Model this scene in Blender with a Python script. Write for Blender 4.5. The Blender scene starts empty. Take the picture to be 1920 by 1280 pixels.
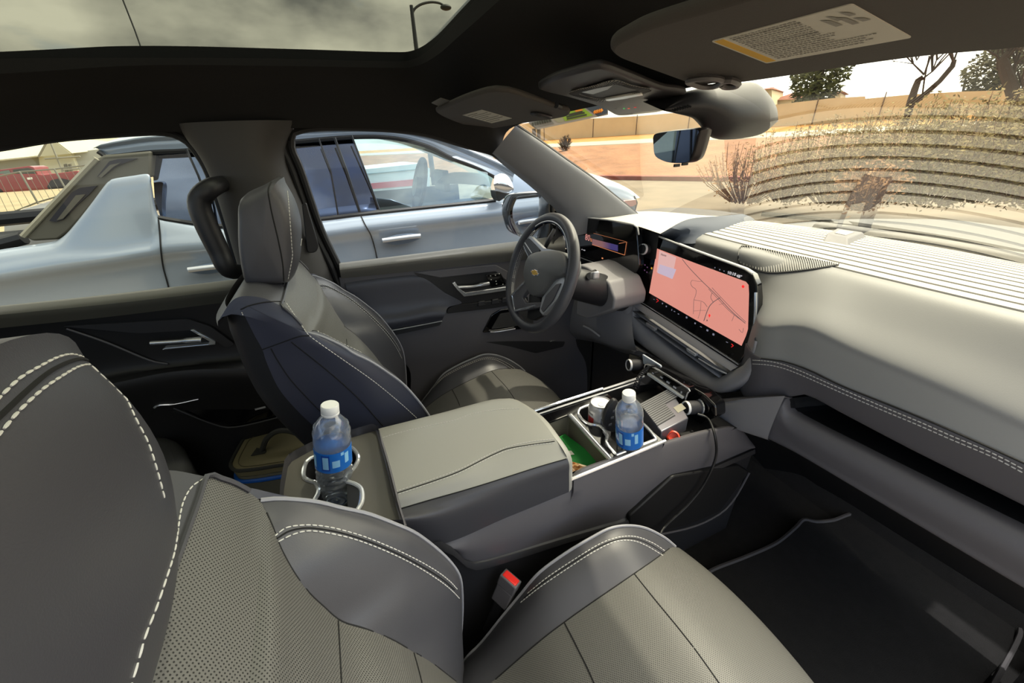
import bpy, math, random
from mathutils import Vector, Matrix
from mathutils.bvhtree import BVHTree
random.seed(7)
S = bpy.context.scene
COL = S.collection
# ------------------------------------------------------------------ camera
# coordinates below are metres from the camera: X to the front of the car, Y to its left, Z up
OFF = Vector((0, 0, 1.75))
FPX = 720.0
PITCH, YAW, ROLL = math.radians(27.163), math.radians(67.391), -0.055
_l = math.hypot(1, ROLL)
AL = (1 / _l, ROLL / _l)
NN = (-ROLL / _l, 1 / _l)
HD = Vector((math.cos(YAW), math.sin(YAW), 0))
RT = Vector((math.sin(YAW), -math.cos(YAW), 0))
UP = Vector((0, 0, 1))
VIEW = HD * math.cos(PITCH) - UP * math.sin(PITCH)
CUP = HD * math.sin(PITCH) + UP * math.cos(PITCH)
def R(px, py):
    dx, dy = px - 960, py - 640
    return VIEW * FPX + RT * (dx * AL[0] + dy * AL[1]) - CUP * (dx * NN[0] + dy * NN[1])
cam = bpy.data.cameras.new('camera')
cam.sensor_width = 36.0
cam.lens = FPX / 1920 * 36
cam.clip_start = 0.01
cam.clip_end = 900
camo = bpy.data.objects.new('camera', cam)
COL.objects.link(camo)
_r = RT * AL[0] - CUP * NN[0]
_u = -(RT * AL[1] - CUP * NN[1])
camo.matrix_world = Matrix.Translation(OFF) @ Matrix((_r, _u, -VIEW)).transposed().to_4x4()
S.camera = camo
# ------------------------------------------------------------------ light and exposure
S.view_settings.view_transform = 'Standard'
S.view_settings.look = 'None'
S.view_settings.gamma = 1.0
S.view_settings.use_curve_mapping = False
S.view_settings.exposure = 1.9
SUN_EL, SUN_AZ = math.radians(67), math.radians(9)
GLOW_EL, GLOW_AZ, GLOW = math.radians(42), math.radians(12), 3.2
sl = bpy.data.lights.new('sun', 'SUN')
sl.energy = 0.95
sl.angle = math.radians(1.2)
sl.color = (1.0, 0.97, 0.93)
so = bpy.data.objects.new('sun', sl)
COL.objects.link(so)
_sd = Vector((math.cos(SUN_EL) * math.cos(SUN_AZ), math.cos(SUN_EL) * math.sin(SUN_AZ), math.sin(SUN_EL)))
so.rotation_euler = (-_sd).to_track_quat('-Z', 'Y').to_euler()
so.location = (30, 0, 40)
W = bpy.data.worlds.new('sky')
S.world = W
W.use_nodes = True
def sky():
    nt = W.node_tree
    N, L = nt.nodes, nt.links
    N.clear()
    tc = N.new('ShaderNodeTexCoord')
    sep = N.new('ShaderNodeSeparateXYZ')
    L.new(tc.outputs['Generated'], sep.inputs[0])
    gr = N.new('ShaderNodeValToRGB')
    e = gr.color_ramp.elements
    e[0].position = 0.0; e[0].color = (0.74, 0.72, 0.64, 1)
    e[1].position = 0.55; e[1].color = (0.09, 0.16, 0.30, 1)
    m = e.new(0.10); m.color = (0.38, 0.46, 0.54, 1)
    m = e.new(0.22); m.color = (0.15, 0.26, 0.44, 1)
    L.new(sep.outputs[2], gr.inputs[0])
    mp = N.new('ShaderNodeMapping')
    mp.inputs['Scale'].default_value = (1, 1, 2.0)
    mp.inputs['Location'].default_value = (0.35, 0.1, 0.0)
    L.new(tc.outputs['Generated'], mp.inputs[0])
    nz = N.new('ShaderNodeTexNoise')
    nz.inputs['Scale'].default_value = 2.4
    nz.inputs['Detail'].default_value = 10
    nz.inputs['Roughness'].default_value = 0.56
    nz.inputs['Distortion'].default_value = 0.3
    L.new(mp.outputs[0], nz.inputs['Vector'])
    # more cloud overhead
    ad = N.new('ShaderNodeMath'); ad.operation = 'MULTIPLY_ADD'
    ad.inputs[1].default_value = 0.20; L.new(sep.outputs[1], ad.inputs[0])
    ad2 = N.new('ShaderNodeMath'); ad2.operation = 'MULTIPLY_ADD'; ad2.inputs[1].default_value = 0.34
    L.new(sep.outputs[2], ad2.inputs[0]); L.new(nz.outputs['Fac'], ad2.inputs[2]); 
    # a cloud bank off to the right of the car
    db = N.new('ShaderNodeVectorMath'); db.operation = 'DOT_PRODUCT'; db.inputs[1].default_value = (-0.05, -0.87, 0.49)
    L.new(tc.outputs['Generated'], db.inputs[0])
    mb = N.new('ShaderNodeMath'); mb.operation = 'MAXIMUM'; mb.inputs[1].default_value = 0.0; L.new(db.outputs['Value'], mb.inputs[0])
    pb = N.new('ShaderNodeMath'); pb.operation = 'POWER'; pb.inputs[1].default_value = 10.0; L.new(mb.outputs[0], pb.inputs[0])
    kb = N.new('ShaderNodeMath'); kb.operation = 'MULTIPLY_ADD'; kb.inputs[1].default_value = 0.26
    L.new(pb.outputs[0], kb.inputs[0]); L.new(ad2.outputs[0], kb.inputs[2]); L.new(kb.outputs[0], ad.inputs[2])
    cr = N.new('ShaderNodeValToRGB')
    cr.color_ramp.elements[0].position = 0.52; cr.color_ramp.elements[0].color = (0, 0, 0, 1)
    cr.color_ramp.elements[1].position = 0.66; cr.color_ramp.elements[1].color = (1, 1, 1, 1)
    L.new(ad.outputs[0], cr.inputs[0])
    nz2 = N.new('ShaderNodeTexNoise')
    nz2.inputs['Scale'].default_value = 3.4
    nz2.inputs['Detail'].default_value = 8
    L.new(mp.outputs[0], nz2.inputs['Vector'])
    cc = N.new('ShaderNodeValToRGB')
    cc.color_ramp.elements[0].position = 0.40; cc.color_ramp.elements[0].color = (0.20, 0.20, 0.20, 1)
    cc.color_ramp.elements[1].position = 0.66; cc.color_ramp.elements[1].color = (0.85, 0.82, 0.74, 1)
    L.new(nz2.outputs['Fac'], cc.inputs[0])
    mx = N.new('ShaderNodeMix'); mx.data_type = 'RGBA'
    L.new(cr.outputs[0], mx.inputs[0])
    L.new(gr.outputs[0], mx.inputs[6])
    L.new(cc.outputs[0], mx.inputs[7])
    # sky glow added ahead of the car to light seats and armrest
    dt = N.new('ShaderNodeVectorMath'); dt.operation = 'DOT_PRODUCT'
    g_ = Vector((math.cos(GLOW_EL) * math.cos(GLOW_AZ), math.cos(GLOW_EL) * math.sin(GLOW_AZ), math.sin(GLOW_EL)))
    dt.inputs[1].default_value = tuple(g_)
    nv = N.new('ShaderNodeVectorMath'); nv.operation = 'NORMALIZE'
    L.new(tc.outputs['Generated'], nv.inputs[0]); L.new(nv.outputs[0], dt.inputs[0])
    mxz = N.new('ShaderNodeMath'); mxz.operation = 'MAXIMUM'; mxz.inputs[1].default_value = 0.0
    L.new(dt.outputs['Value'], mxz.inputs[0])
    pw = N.new('ShaderNodeMath'); pw.operation = 'POWER'; pw.inputs[1].default_value = 5.0
    L.new(mxz.outputs[0], pw.inputs[0])
    sc = N.new('ShaderNodeMix'); sc.data_type = 'RGBA'; sc.blend_type = 'ADD'; sc.clamp_result = False
    sc.inputs[7].default_value = (GLOW, GLOW * .985, GLOW * .94, 1)
    L.new(pw.outputs[0], sc.inputs[0]); L.new(mx.outputs[2], sc.inputs[6])
    mx = sc
    bg = N.new('ShaderNodeBackground')
    bg.inputs[1].default_value = 0.85
    L.new(mx.outputs[2], bg.inputs[0])
    out = N.new('ShaderNodeOutputWorld')
    L.new(bg.outputs[0], out.inputs[0])
sky()
S.cycles.max_bounces = 10
S.cycles.transparent_max_bounces = 24
S.cycles.use_denoising = True
S.cycles.caustics_reflective = False
S.cycles.caustics_refractive = False
# ------------------------------------------------------------------ geometry helpers
def V(*a): return Vector(a[0] if len(a) == 1 else a)
def Xp(px, py, x): r = R(px, py); return r * (x / r.x)
def Yp(px, py, y): r = R(px, py); return r * (y / r.y)
def Zp(px, py, z): r = R(px, py); return r * (z / r.z)
def Dp(px, py, d): return R(px, py) * (d / FPX)
def PP(px, py, n, d):
    r = R(px, py); return r * (d / r.dot(n))
def LX(l, x): return [Xp(a, b, x) for a, b in l]
def LY(l, y): return [Yp(a, b, y) for a, b in l]
def LZ(l, z): return [Zp(a, b, z) for a, b in l]
def LD(l, d): return [Dp(a, b, d) for a, b in l]
def cr(pts, n, closed=False):
    """n points spread evenly by length along a Catmull-Rom curve through pts"""
    P = [Vector(p) for p in pts]
    if len(P) == 1: return [P[0].copy() for _ in range(n)]
    out = []
    k = len(P)
    segs = k if closed else k - 1
    for i in range(segs):
        if closed:
            a, b, c, d = P[(i - 1) % k], P[i], P[(i + 1) % k], P[(i + 2) % k]
        else:
            b, c = P[i], P[i + 1]
            a = P[i - 1] if i else b * 2 - c
            d = P[i + 2] if i + 2 < k else c * 2 - b
        for j in range(10):
            t = j / 10
            out.append(0.5 * ((2 * b) + (c - a) * t + (2 * a - 5 * b + 4 * c - d) * t * t + (3 * b - a - 3 * c + d) * t ** 3))
    out.append(P[0].copy() if closed else P[-1].copy())
    return even(out, n)
def even(P, n):
    L = [0.0]
    for a, b in zip(P, P[1:]): L.append(L[-1] + (b - a).length)
    T = L[-1] or 1e-9
    res, i = [], 0
    for q in range(n):
        s = T * q / (n - 1)
        while i < len(P) - 2 and L[i + 1] < s: i += 1
        d = (L[i + 1] - L[i]) or 1e-9
        res.append(P[i].lerp(P[i + 1], min(1, max(0, (s - L[i]) / d))))
    return res
def param(pts, n):
    """n points by control index (keeps rows of several curves in step)"""
    P = [Vector(p) for p in pts]
    res = []
    k = len(P)
    for q in range(n):
        u = (k - 1) * q / (n - 1)
        i = min(int(u), k - 2)
        t = u - i
        b, c = P[i], P[i + 1]
        a = P[i - 1] if i else b * 2 - c
        d = P[i + 2] if i + 2 < k else c * 2 - b
        res.append(0.5 * ((2 * b) + (c - a) * t + (2 * a - 5 * b + 4 * c - d) * t * t + (3 * b - a - 3 * c + d) * t ** 3))
    return res
class M:
    """collects shapes in camera-relative metres; build() links them as one mesh object"""
    def __init__(s): s.v = []; s.f = []; s.uv = {}
    def add(s, v, f, uv=None):
        o = len(s.v)
        s.v += [Vector(p) for p in v]
        s.f += [tuple(i + o for i in q) for q in f]
        if uv:
            for i, t in enumerate(uv): s.uv[o + i] = t
        return s
    def grid(s, rows, closed=False, flip=False):
        n, m = len(rows), len(rows[0])
        v = [p for r in rows for p in r]
        f = []
        for i in range(n - 1):
            for j in range(m if closed else m - 1):
                a, b = i * m + j, i * m + (j + 1) % m
                q = (a, b, b + m, a + m)
                f.append(q[::-1] if flip else q)
        # metre-scaled uv
        mid = rows[n // 2]
        U = [0.0]
        for a, b in zip(mid, mid[1:]): U.append(U[-1] + (Vector(b) - Vector(a)).length)
        c = m // 2
        Vv = [0.0]
        for i in range(n - 1): Vv.append(Vv[-1] + (Vector(rows[i + 1][c]) - Vector(rows[i][c])).length)
        uv = [(U[j] - U[c], Vv[i]) for i in range(n) for j in range(m)]
        return s.add(v, f, uv)
    def loft(s, curves, n=24, m=None, flip=False, byindex=False):
        """curves: list of control polylines; n samples along each, m rows across"""
        C = [(param if byindex else cr)(c, n) for c in curves]
        m = m or (len(C) - 1) * 6 + 1
        cols = [param([c[i] for c in C], m) if len(C) > 2 else [C[0][i].lerp(C[1][i], q / (m - 1)) for q in range(m)] for i in range(n)]
        rows = [[cols[i][j] for i in range(n)] for j in range(m)]
        return s.grid(rows, flip=flip)
    def prism(s, poly, vec, flip=False):
        P = [Vector(p) for p in poly]; k = len(P); vec = Vector(vec)
        f = [tuple(range(k)), tuple(range(2 * k - 1, k - 1, -1))]
        f += [(i, i + k, (i + 1) % k + k, (i + 1) % k) for i in range(k)]
        return s.add(P + [p + vec for p in P], f)
    def box(s, c, d, rot=None):
        c = Vector(c); h = Vector(d) / 2
        v = [Vector((x * h.x, y * h.y, z * h.z)) for x in (-1, 1) for y in (-1, 1) for z in (-1, 1)]
        if rot is not None: v = [rot @ p for p in v]
        return s.add([c + p for p in v], [(0, 1, 3, 2), (4, 6, 7, 5), (0, 4, 5, 1), (2, 3, 7, 6), (0, 2, 6, 4), (1, 5, 7, 3)])
    def tube(s, pts, r, n=8, closed=False, flat=None):
        P = [Vector(p) for p in pts]
        k = len(P)
        if k < 2: return s
        rr = r if isinstance(r, (list, tuple)) else [r] * k
        T = []
        for i in range(k):
            if closed: d = P[(i + 1) % k] - P[i - 1]
            else: d = P[min(i + 1, k - 1)] - P[max(i - 1, 0)]
            T.append(d.normalized() if d.length > 1e-9 else Vector((0, 0, 1)))
        nrm = T[0].orthogonal().normalized()
        if flat is not None:
            nrm = (Vector(flat) - T[0] * Vector(flat).dot(T[0])).normalized()
        rows = []
        for i in range(k):
            nrm = nrm - T[i] * nrm.dot(T[i])
            nrm = nrm.normalized() if nrm.length > 1e-9 else T[i].orthogonal().normalized()
            bn = T[i].cross(nrm)
            rows.append([P[i] + (nrm * math.cos(2 * math.pi * j / n) + bn * math.sin(2 * math.pi * j / n)) * rr[i] for j in range(n)])
        v = [p for q in rows for p in q]
        f = []
        for i in range(k if closed else k - 1):
            for j in range(n):
                a, b = i * n + j, i * n + (j + 1) % n
                c, d = ((i + 1) % k) * n + (j + 1) % n, ((i + 1) % k) * n + j
                f.append((a, b, c, d))
        if not closed:
            f.append(tuple(range(n - 1, -1, -1))); f.append(tuple((k - 1) * n + j for j in range(n)))
        return s.add(v, f)
    def lathe(s, prof, c, ax=(0, 0, 1), n=24, ref=None):
        """prof: (radius, height) pairs"""
        a = Vector(ax).normalized()
        u = (Vector(ref) - a * Vector(ref).dot(a)).normalized() if ref is not None else a.orthogonal().normalized()
        w = a.cross(u); c = Vector(c)
        rows = [[c + a * h + (u * math.cos(2 * math.pi * j / n) + w * math.sin(2 * math.pi * j / n)) * max(r, 1e-5) for j in range(n)] for r, h in prof]
        v = [p for q in rows for p in q]
        f = [(i * n + j, i * n + (j + 1) % n, (i + 1) * n + (j + 1) % n, (i + 1) * n + j) for i in range(len(prof) - 1) for j in range(n)]
        f.append(tuple(range(n - 1, -1, -1))); f.append(tuple((len(prof) - 1) * n + j for j in range(n)))
        return s.add(v, f)
    def ball(s, c, r, n=10, sc=(1, 1, 1)):
        c = Vector(c)
        rows = [[c + Vector((math.sin(math.pi * i / n) * math.cos(2 * math.pi * j / (2 * n)) * r * sc[0], math.sin(math.pi * i / n) * math.sin(2 * math.pi * j / (2 * n)) * r * sc[1], math.cos(math.pi * i / n) * r * sc[2])) for j in range(2 * n)] for i in range(n + 1)]
        return s.grid(rows, closed=True)
    def bvh(s): return BVHTree.FromPolygons([tuple(p) for p in s.v], s.f)
    def build(s, name, mat, parent=None, smooth=True, bevel=0, seg=3, sub=0, solid=0, weld=0, base=None, label=None):
        me = bpy.data.meshes.new(name)
        o = bpy.data.objects.new(name, me)
        COL.objects.link(o)
        if parent is not None:
            o.parent = parent
            org = parent['_o'] if '_o' in parent else (0, 0, 0)
            org = Vector(org)
            o['_o'] = tuple(org)
        else:
            if base is None:
                lo = [min(p[i] for p in s.v) for i in range(3)]; hi = [max(p[i] for p in s.v) for i in range(3)]
                base = ((lo[0] + hi[0]) / 2, (lo[1] + hi[1]) / 2, lo[2])
            org = Vector(base)
            o.location = org + OFF
            o['_o'] = tuple(org)
        me.from_pydata([tuple(p - org) for p in s.v], [], s.f)
        if s.uv:
            ul = me.uv_layers.new(name='UVMap')
            vi = [0] * len(me.loops)
            me.loops.foreach_get('vertex_index', vi)
            fl = []
            for i in vi: fl += s.uv.get(i, (0, 0))
            ul.data.foreach_set('uv', fl)
        for mt in (mat if isinstance(mat, (list, tuple)) else [mat]): me.materials.append(mt)
        if smooth: me.polygons.foreach_set('use_smooth', [True] * len(me.polygons))
        me.validate()
        me.update()
        if weld:
            w = o.modifiers.new('weld', 'WELD'); w.merge_threshold = weld
        if solid:
            so_ = o.modifiers.new('solid', 'SOLIDIFY'); so_.thickness = solid; so_.offset = -1
        if bevel:
            b = o.modifiers.new('bevel', 'BEVEL'); b.width = bevel; b.segments = seg; b.limit_method = 'ANGLE'; b.angle_limit = math.radians(35)
            b.harden_normals = False
        if sub:
            ss = o.modifiers.new('sub', 'SUBSURF'); ss.levels = sub; ss.render_levels = sub
        if smooth:
            try:
                me.set_sharp_from_angle(angle=math.radians(38))
            except Exception: pass
        if label: o['label'] = label
        return o
def thing(name, loc, label, cat, group=None):
    o = bpy.data.objects.new(name, None)
    COL.objects.link(o)
    o.empty_display_size = 0.05
    o.location = Vector(loc) + OFF
    o['_o'] = tuple(loc)
    return tag(o, label, cat, group)
def tag(o, label, cat, group=None, kind=None):
    o['label'] = label; o['category'] = cat
    if group: o['group'] = group
    if kind: o['kind'] = kind
    return o
def struct(o, label=None, cat=None):
    o['kind'] = 'structure'
    if label: o['label'] = label
    if cat: o['category'] = cat
    return o
def dup(root, delta, label=None):
    r = root.copy(); COL.objects.link(r)
    r.location = root.location + Vector(delta)
    r['_o'] = tuple(Vector(root['_o']) + Vector(delta))
    if label: r['label'] = label
    for ch in root.children:
        c = ch.copy(); COL.objects.link(c); c.parent = r; c['_o'] = r['_o']
        for g in ch.children:
            d = g.copy(); COL.objects.link(d); d.parent = c; d['_o'] = r['_o']
    return r
def drape(tree, pts, off=0.001, n=None, closed=False):
    """lay a traced line on a surface along the sight lines"""
    if n:
        q = cr([(a, b, 0) for a, b in pts], n, closed)
        pts = [(p.x, p.y) for p in q]
    out = []
    for a, b in pts:
        r = R(a, b).normalized()
        hit = tree.ray_cast(Vector((0, 0, 0)), r)
        if hit[0] is not None: out.append(hit[0] - r * off)
    return out
def dashes(m, pts, L=0.006, gap=0.003, r=0.0008):
    """a row of stitches along a polyline"""
    if len(pts) < 2: return
    T = sum((b - a).length for a, b in zip(pts, pts[1:]))
    n = max(2, int(T / (L + gap)))
    P = even(pts, n * 4 + 1)
    for i in range(n):
        m.tube([P[4 * i], P[4 * i + 1], P[4 * i + 2], P[4 * i + 3]], [r * .7, r, r, r * .7], 5)
def rrect(w, h, r, n=5):
    out = []
    for cx, cy, a0 in ((w / 2 - r, h / 2 - r, 0), (-w / 2 + r, h / 2 - r, 90), (-w / 2 + r, -h / 2 + r, 180), (w / 2 - r, -h / 2 + r, 270)):
        for k in range(n + 1):
            a = math.radians(a0 + 90 * k / n)
            out.append((cx + r * math.cos(a), cy + r * math.sin(a)))
    return out
def rounded(poly, r, n=5):
    """round the corners of a 3D polygon"""
    P = [Vector(p) for p in poly]; k = len(P); out = []
    for i in range(k):
        a, b, c = P[i - 1], P[i], P[(i + 1) % k]
        rr = min(r, (a - b).length * .45, (c - b).length * .45)
        p, q = b + (a - b).normalized() * rr, b + (c - b).normalized() * rr
        for j in range(n + 1):
            t = j / n
            out.append(p * (1 - t) ** 2 + b * 2 * t * (1 - t) + q * t * t)
    return out
def frame_of(o, ux, uy):
    ux = Vector(ux).normalized(); uy = Vector(uy); uy = (uy - ux * uy.dot(ux)).normalized()
    return Vector(o), ux, uy, ux.cross(uy)
def text(body, name, fr, size, mat, parent, depth=0.0002, align='CENTER', lab=None):
    """lettering lying in the frame fr = (origin, right, up, normal); origin in camera-relative metres"""
    cu = bpy.data.curves.new(name, 'FONT')
    cu.body = body; cu.size = size; cu.extrude = depth; cu.align_x = align; cu.align_y = 'CENTER'
    cu.resolution_u = 2
    t = bpy.data.objects.new(name, cu)
    o, ux, uy, n = fr
    Mx = Matrix((ux, uy, n)).transposed().to_4x4()
    dg = bpy.context.evaluated_depsgraph_get()
    COL.objects.link(t)
    bpy.context.view_layer.update()
    me = bpy.data.meshes.new_from_object(t.evaluated_get(bpy.context.evaluated_depsgraph_get()))
    bpy.data.objects.remove(t)
    bpy.data.curves.remove(cu)
    me.name = name
    ob = bpy.data.objects.new(name, me)
    COL.objects.link(ob)
    ob.parent = parent
    org = Vector(parent['_o']) if parent is not None else Vector((0, 0, 0))
    ob['_o'] = tuple(org)
    me.transform(Matrix.Translation(o - org) @ Mx)
    me.materials.clear(); me.materials.append(mat)
    return ob
# ------------------------------------------------------------------ materials
def lin(c): return tuple(((x / 255) / 12.92 if x / 255 <= 0.04045 else (((x / 255) + 0.055) / 1.055) ** 2.4) for x in c)
def mat(name, rgb, rough=0.5, metal=0.0, spec=0.5, coat=0, bump=None, var=None, emit=None, es=1.0, coord='Object', sheen=0):
    """rgb is 0-255 sRGB; bump = (scale, strength, detail); var = (scale, amount) brightness mottling"""
    m = bpy.data.materials.new(name); m.use_nodes = True
    nt = m.node_tree; N, L = nt.nodes, nt.links
    b = N['Principled BSDF']
    c = lin(rgb)
    b.inputs['Base Color'].default_value = (*c, 1)
    b.inputs['Roughness'].default_value = rough
    b.inputs['Metallic'].default_value = metal
    b.inputs['Specular IOR Level'].default_value = spec
    if coat: b.inputs['Coat Weight'].default_value = coat; b.inputs['Coat Roughness'].default_value = 0.05
    if sheen: b.inputs['Sheen Weight'].default_value = sheen
    if emit is not None:
        b.inputs['Emission Color'].default_value = (*lin(emit), 1); b.inputs['Emission Strength'].default_value = es
    if bump or var:
        tc = N.new('ShaderNodeTexCoord')
    if bump:
        nz = N.new('ShaderNodeTexNoise'); nz.inputs['Scale'].default_value = bump[0]; nz.inputs['Detail'].default_value = bump[2] if len(bump) > 2 else 3
        L.new(tc.outputs[coord], nz.inputs['Vector'])
        bp = N.new('ShaderNodeBump'); bp.inputs['Strength'].default_value = bump[1]; bp.inputs['Distance'].default_value = bump[3] if len(bump) > 3 else 0.002
        L.new(nz.outputs['Fac'], bp.inputs['Height']); L.new(bp.outputs[0], b.inputs['Normal'])
    if var:
        n2 = N.new('ShaderNodeTexNoise'); n2.inputs['Scale'].default_value = var[0]; n2.inputs['Detail'].default_value = 5
        L.new(tc.outputs[coord], n2.inputs['Vector'])
        rp = N.new('ShaderNodeValToRGB')
        k = var[1]
        rp.color_ramp.elements[0].position = .3; rp.color_ramp.elements[1].position = .7
        rp.color_ramp.elements[0].color = (*[max(0, x * (1 - k)) for x in c], 1)
        rp.color_ramp.elements[1].color = (*([min(1, x * (1 + k)) for x in c] if len(var) < 3 else lin(var[2])), 1)
        L.new(n2.outputs['Fac'], rp.inputs[0]); L.new(rp.outputs[0], b.inputs['Base Color'])
    return m
def perforated(name, rgb, rough=0.5, pitch=0.0044, rad=0.16):
    """leather with a staggered grid of small holes, laid out in the mesh's own metre-scaled uv"""
    m = mat(name, rgb, rough)
    nt = m.node_tree; N, L = nt.nodes, nt.links
    b = N['Principled BSDF']
    uv = N.new('ShaderNodeUVMap')
    masks = []
    for off in ((0, 0), (.5, .5)):
        mp = N.new('ShaderNodeMapping'); mp.inputs['Scale'].default_value = (1 / pitch, 1 / pitch, 1); mp.inputs['Location'].default_value = (off[0], off[1], 0)
        L.new(uv.outputs[0], mp.inputs[0])
        fr = N.new('ShaderNodeVectorMath'); fr.operation = 'FRACTION'; L.new(mp.outputs[0], fr.inputs[0])
        sb = N.new('ShaderNodeVectorMath'); sb.operation = 'SUBTRACT'; sb.inputs[1].default_value = (.5, .5, 0); L.new(fr.outputs[0], sb.inputs[0])
        ml = N.new('ShaderNodeVectorMath'); ml.operation = 'MULTIPLY'; ml.inputs[1].default_value = (1, 1, 0); L.new(sb.outputs[0], ml.inputs[0])
        ln = N.new('ShaderNodeVectorMath'); ln.operation = 'LENGTH'; L.new(ml.outputs[0], ln.inputs[0])
        masks.append(ln)
    mn = N.new('ShaderNodeMath'); mn.operation = 'MINIMUM'
    L.new(masks[0].outputs['Value'], mn.inputs[0]); L.new(masks[1].outputs['Value'], mn.inputs[1])
    rp = N.new('ShaderNodeMapRange'); rp.inputs[1].default_value = rad * .8; rp.inputs[2].default_value = rad * 1.15
    L.new(mn.outputs[0], rp.inputs[0])
    mx = N.new('ShaderNodeMix'); mx.data_type = 'RGBA'
    mx.inputs[6].default_value = (0.004, 0.004, 0.004, 1); mx.inputs[7].default_value = (*lin(rgb), 1)
    L.new(rp.outputs[0], mx.inputs[0]); L.new(mx.outputs[2], b.inputs['Base Color'])
    bp = N.new('ShaderNodeBump'); bp.inputs['Strength'].default_value = .6; bp.inputs['Distance'].default_value = 0.001
    L.new(rp.outputs[0], bp.inputs['Height']); L.new(bp.outputs[0], b.inputs['Normal'])
    return m
def glass(name, tint, refl=1.0, ior=1.5, rough=0.0, base=0.0, gcol=(1, 1, 1), glint_mix=0):
    """thin pane: tinted see-through plus a mirror reflection that grows towards grazing angles"""
    m = bpy.data.materials.new(name); m.use_nodes = True
    nt = m.node_tree; N, L = nt.nodes, nt.links; N.clear()
    out = N.new('ShaderNodeOutputMaterial')
    tr = N.new('ShaderNodeBsdfTransparent'); tr.inputs[0].default_value = (*tint, 1)
    gl = N.new('ShaderNodeBsdfGlossy'); gl.inputs['Roughness'].default_value = rough; gl.inputs[0].default_value = (*gcol, 1)
    fr = N.new('ShaderNodeFresnel'); fr.inputs[0].default_value = ior
    mu = N.new('ShaderNodeMath'); mu.operation = 'MULTIPLY_ADD'; mu.inputs[1].default_value = refl; mu.inputs[2].default_value = base; mu.use_clamp = True
    L.new(fr.outputs[0], mu.inputs[0])
    mx = N.new('ShaderNodeMixShader'); L.new(mu.outputs[0], mx.inputs[0]); L.new(tr.outputs[0], mx.inputs[1]); L.new(gl.outputs[0], mx.inputs[2])
    if glint_mix:  # diffuse white stands for bright refracted light in bottle and water
        tl = N.new('ShaderNodeBsdfTranslucent'); tl.inputs[0].default_value = (.9, .93, .96, 1)
        df = N.new('ShaderNodeBsdfDiffuse'); df.inputs[0].default_value = (.9, .93, .96, 1)
        m1 = N.new('ShaderNodeMixShader'); L.new(tl.outputs[0], m1.inputs[1]); L.new(df.outputs[0], m1.inputs[2])
        m2 = N.new('ShaderNodeMixShader'); m2.inputs[0].default_value = glint_mix; L.new(mx.outputs[0], m2.inputs[1]); L.new(m1.outputs[0], m2.inputs[2]); mx = m2
    L.new(mx.outputs[0], out.inputs[0])
    return m
LEA = mat('black leather', (70, 70, 75), .42, bump=(900, .12, 2, .001))
LEAD = mat('navy black leather', (58, 60, 74), .42, bump=(900, .12, 2, .001))
LEAP = perforated('perforated leather', (100, 99, 95))
STI = mat('white stitching', (214, 212, 206), .7)
PIPE = mat('grey piping', (150, 150, 156), .5)
SEAM = mat('seam shadow gap', (14, 14, 15), .8)
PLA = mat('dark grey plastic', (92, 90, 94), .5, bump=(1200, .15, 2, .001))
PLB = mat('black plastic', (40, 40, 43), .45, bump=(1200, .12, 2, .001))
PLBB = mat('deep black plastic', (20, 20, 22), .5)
STK = mat('stack grey plastic', (146, 144, 146), .5, bump=(1200, .15, 2, .001))
GLO = mat('gloss black', (10, 10, 12), .07, coat=.6)
CHR = mat('chrome', (232, 234, 238), .14, metal=.75)
SAT = mat('satin silver', (204, 205, 208), .32, metal=.45)
HEAD = mat('black headliner fabric', (24, 23, 22), .95, bump=(700, .3, 3, .001))
CARP = mat('black carpet', (19, 18, 18), .98, bump=(500, .6, 3, .003), var=(40, .25))
DASHP = mat('dash pad', (136, 136, 135), .5, bump=(800, .15, 2, .001))
RIB = mat('ribbed dash trim', (176, 172, 164), .6)
RUB = mat('black rubber', (16, 16, 17), .6)
PAPER = mat('white paper', (225, 222, 212), .8)
# ------------------------------------------------------------------ shell of the cabin
GL_SIDE = glass('side window glass', (.88, .92, .92), .4)
GL_WIND = glass('windshield glass', (.78, .745, .60), .85)
GL_ROOF = glass('dark roof glass', (.22, .225, .175), .4)
# headliner: a ring from the roof glass opening out to the side rails and the windshield header
inner = [(-1.3, 1.20, .11), (-.55, 1.262, .175), (-.31, 1.282, .196), (0, 1.288, .200), (.22, 1.288, .200), (.285, 1.26, .200), (.309, 1.12, .200), (.310, .66, .202), (.308, .22, .200), (.285, .06, .198), (.22, .03, .196), (-.3, .03, .19), (-1.3, .09, .12)]
outer = [(-1.3, 1.40, .03), tuple(Yp(0, 274, 1.40)), tuple(Yp(200, 250, 1.40)), tuple(Yp(330, 247, 1.40)), tuple(Yp(600, 240, 1.40)), tuple(Yp(791, 250, 1.40)), tuple(Yp(925, 287, 1.39)), (.66, .66, .078), (.66, .2, .07), (.58, -.03, .05), (.4, -.07, .05), (-.3, -.08, .05), (-1.3, -.08, .03)]
outer.insert(7, tuple(Yp(966, 236, 1.33)))
inner.insert(7, (.310, .9, .201))
mid = []
for a, b in zip(inner, outer):
    p = Vector(a).lerp(Vector(b), .62); p.z = a[2] * .5 + b[2] * .5 + .012; mid.append(p)
mid[7].z -= .01
m = M().loft([inner, mid, outer], 120, 13, byindex=True)
inn = param(inner, 120)
m.grid([[p for p in inn], [p + Vector((0, 0, .035)) for p in inn]])
struct(m.build('ceiling', HEAD), 'black fabric headliner around the roof glass', 'ceiling')
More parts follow.
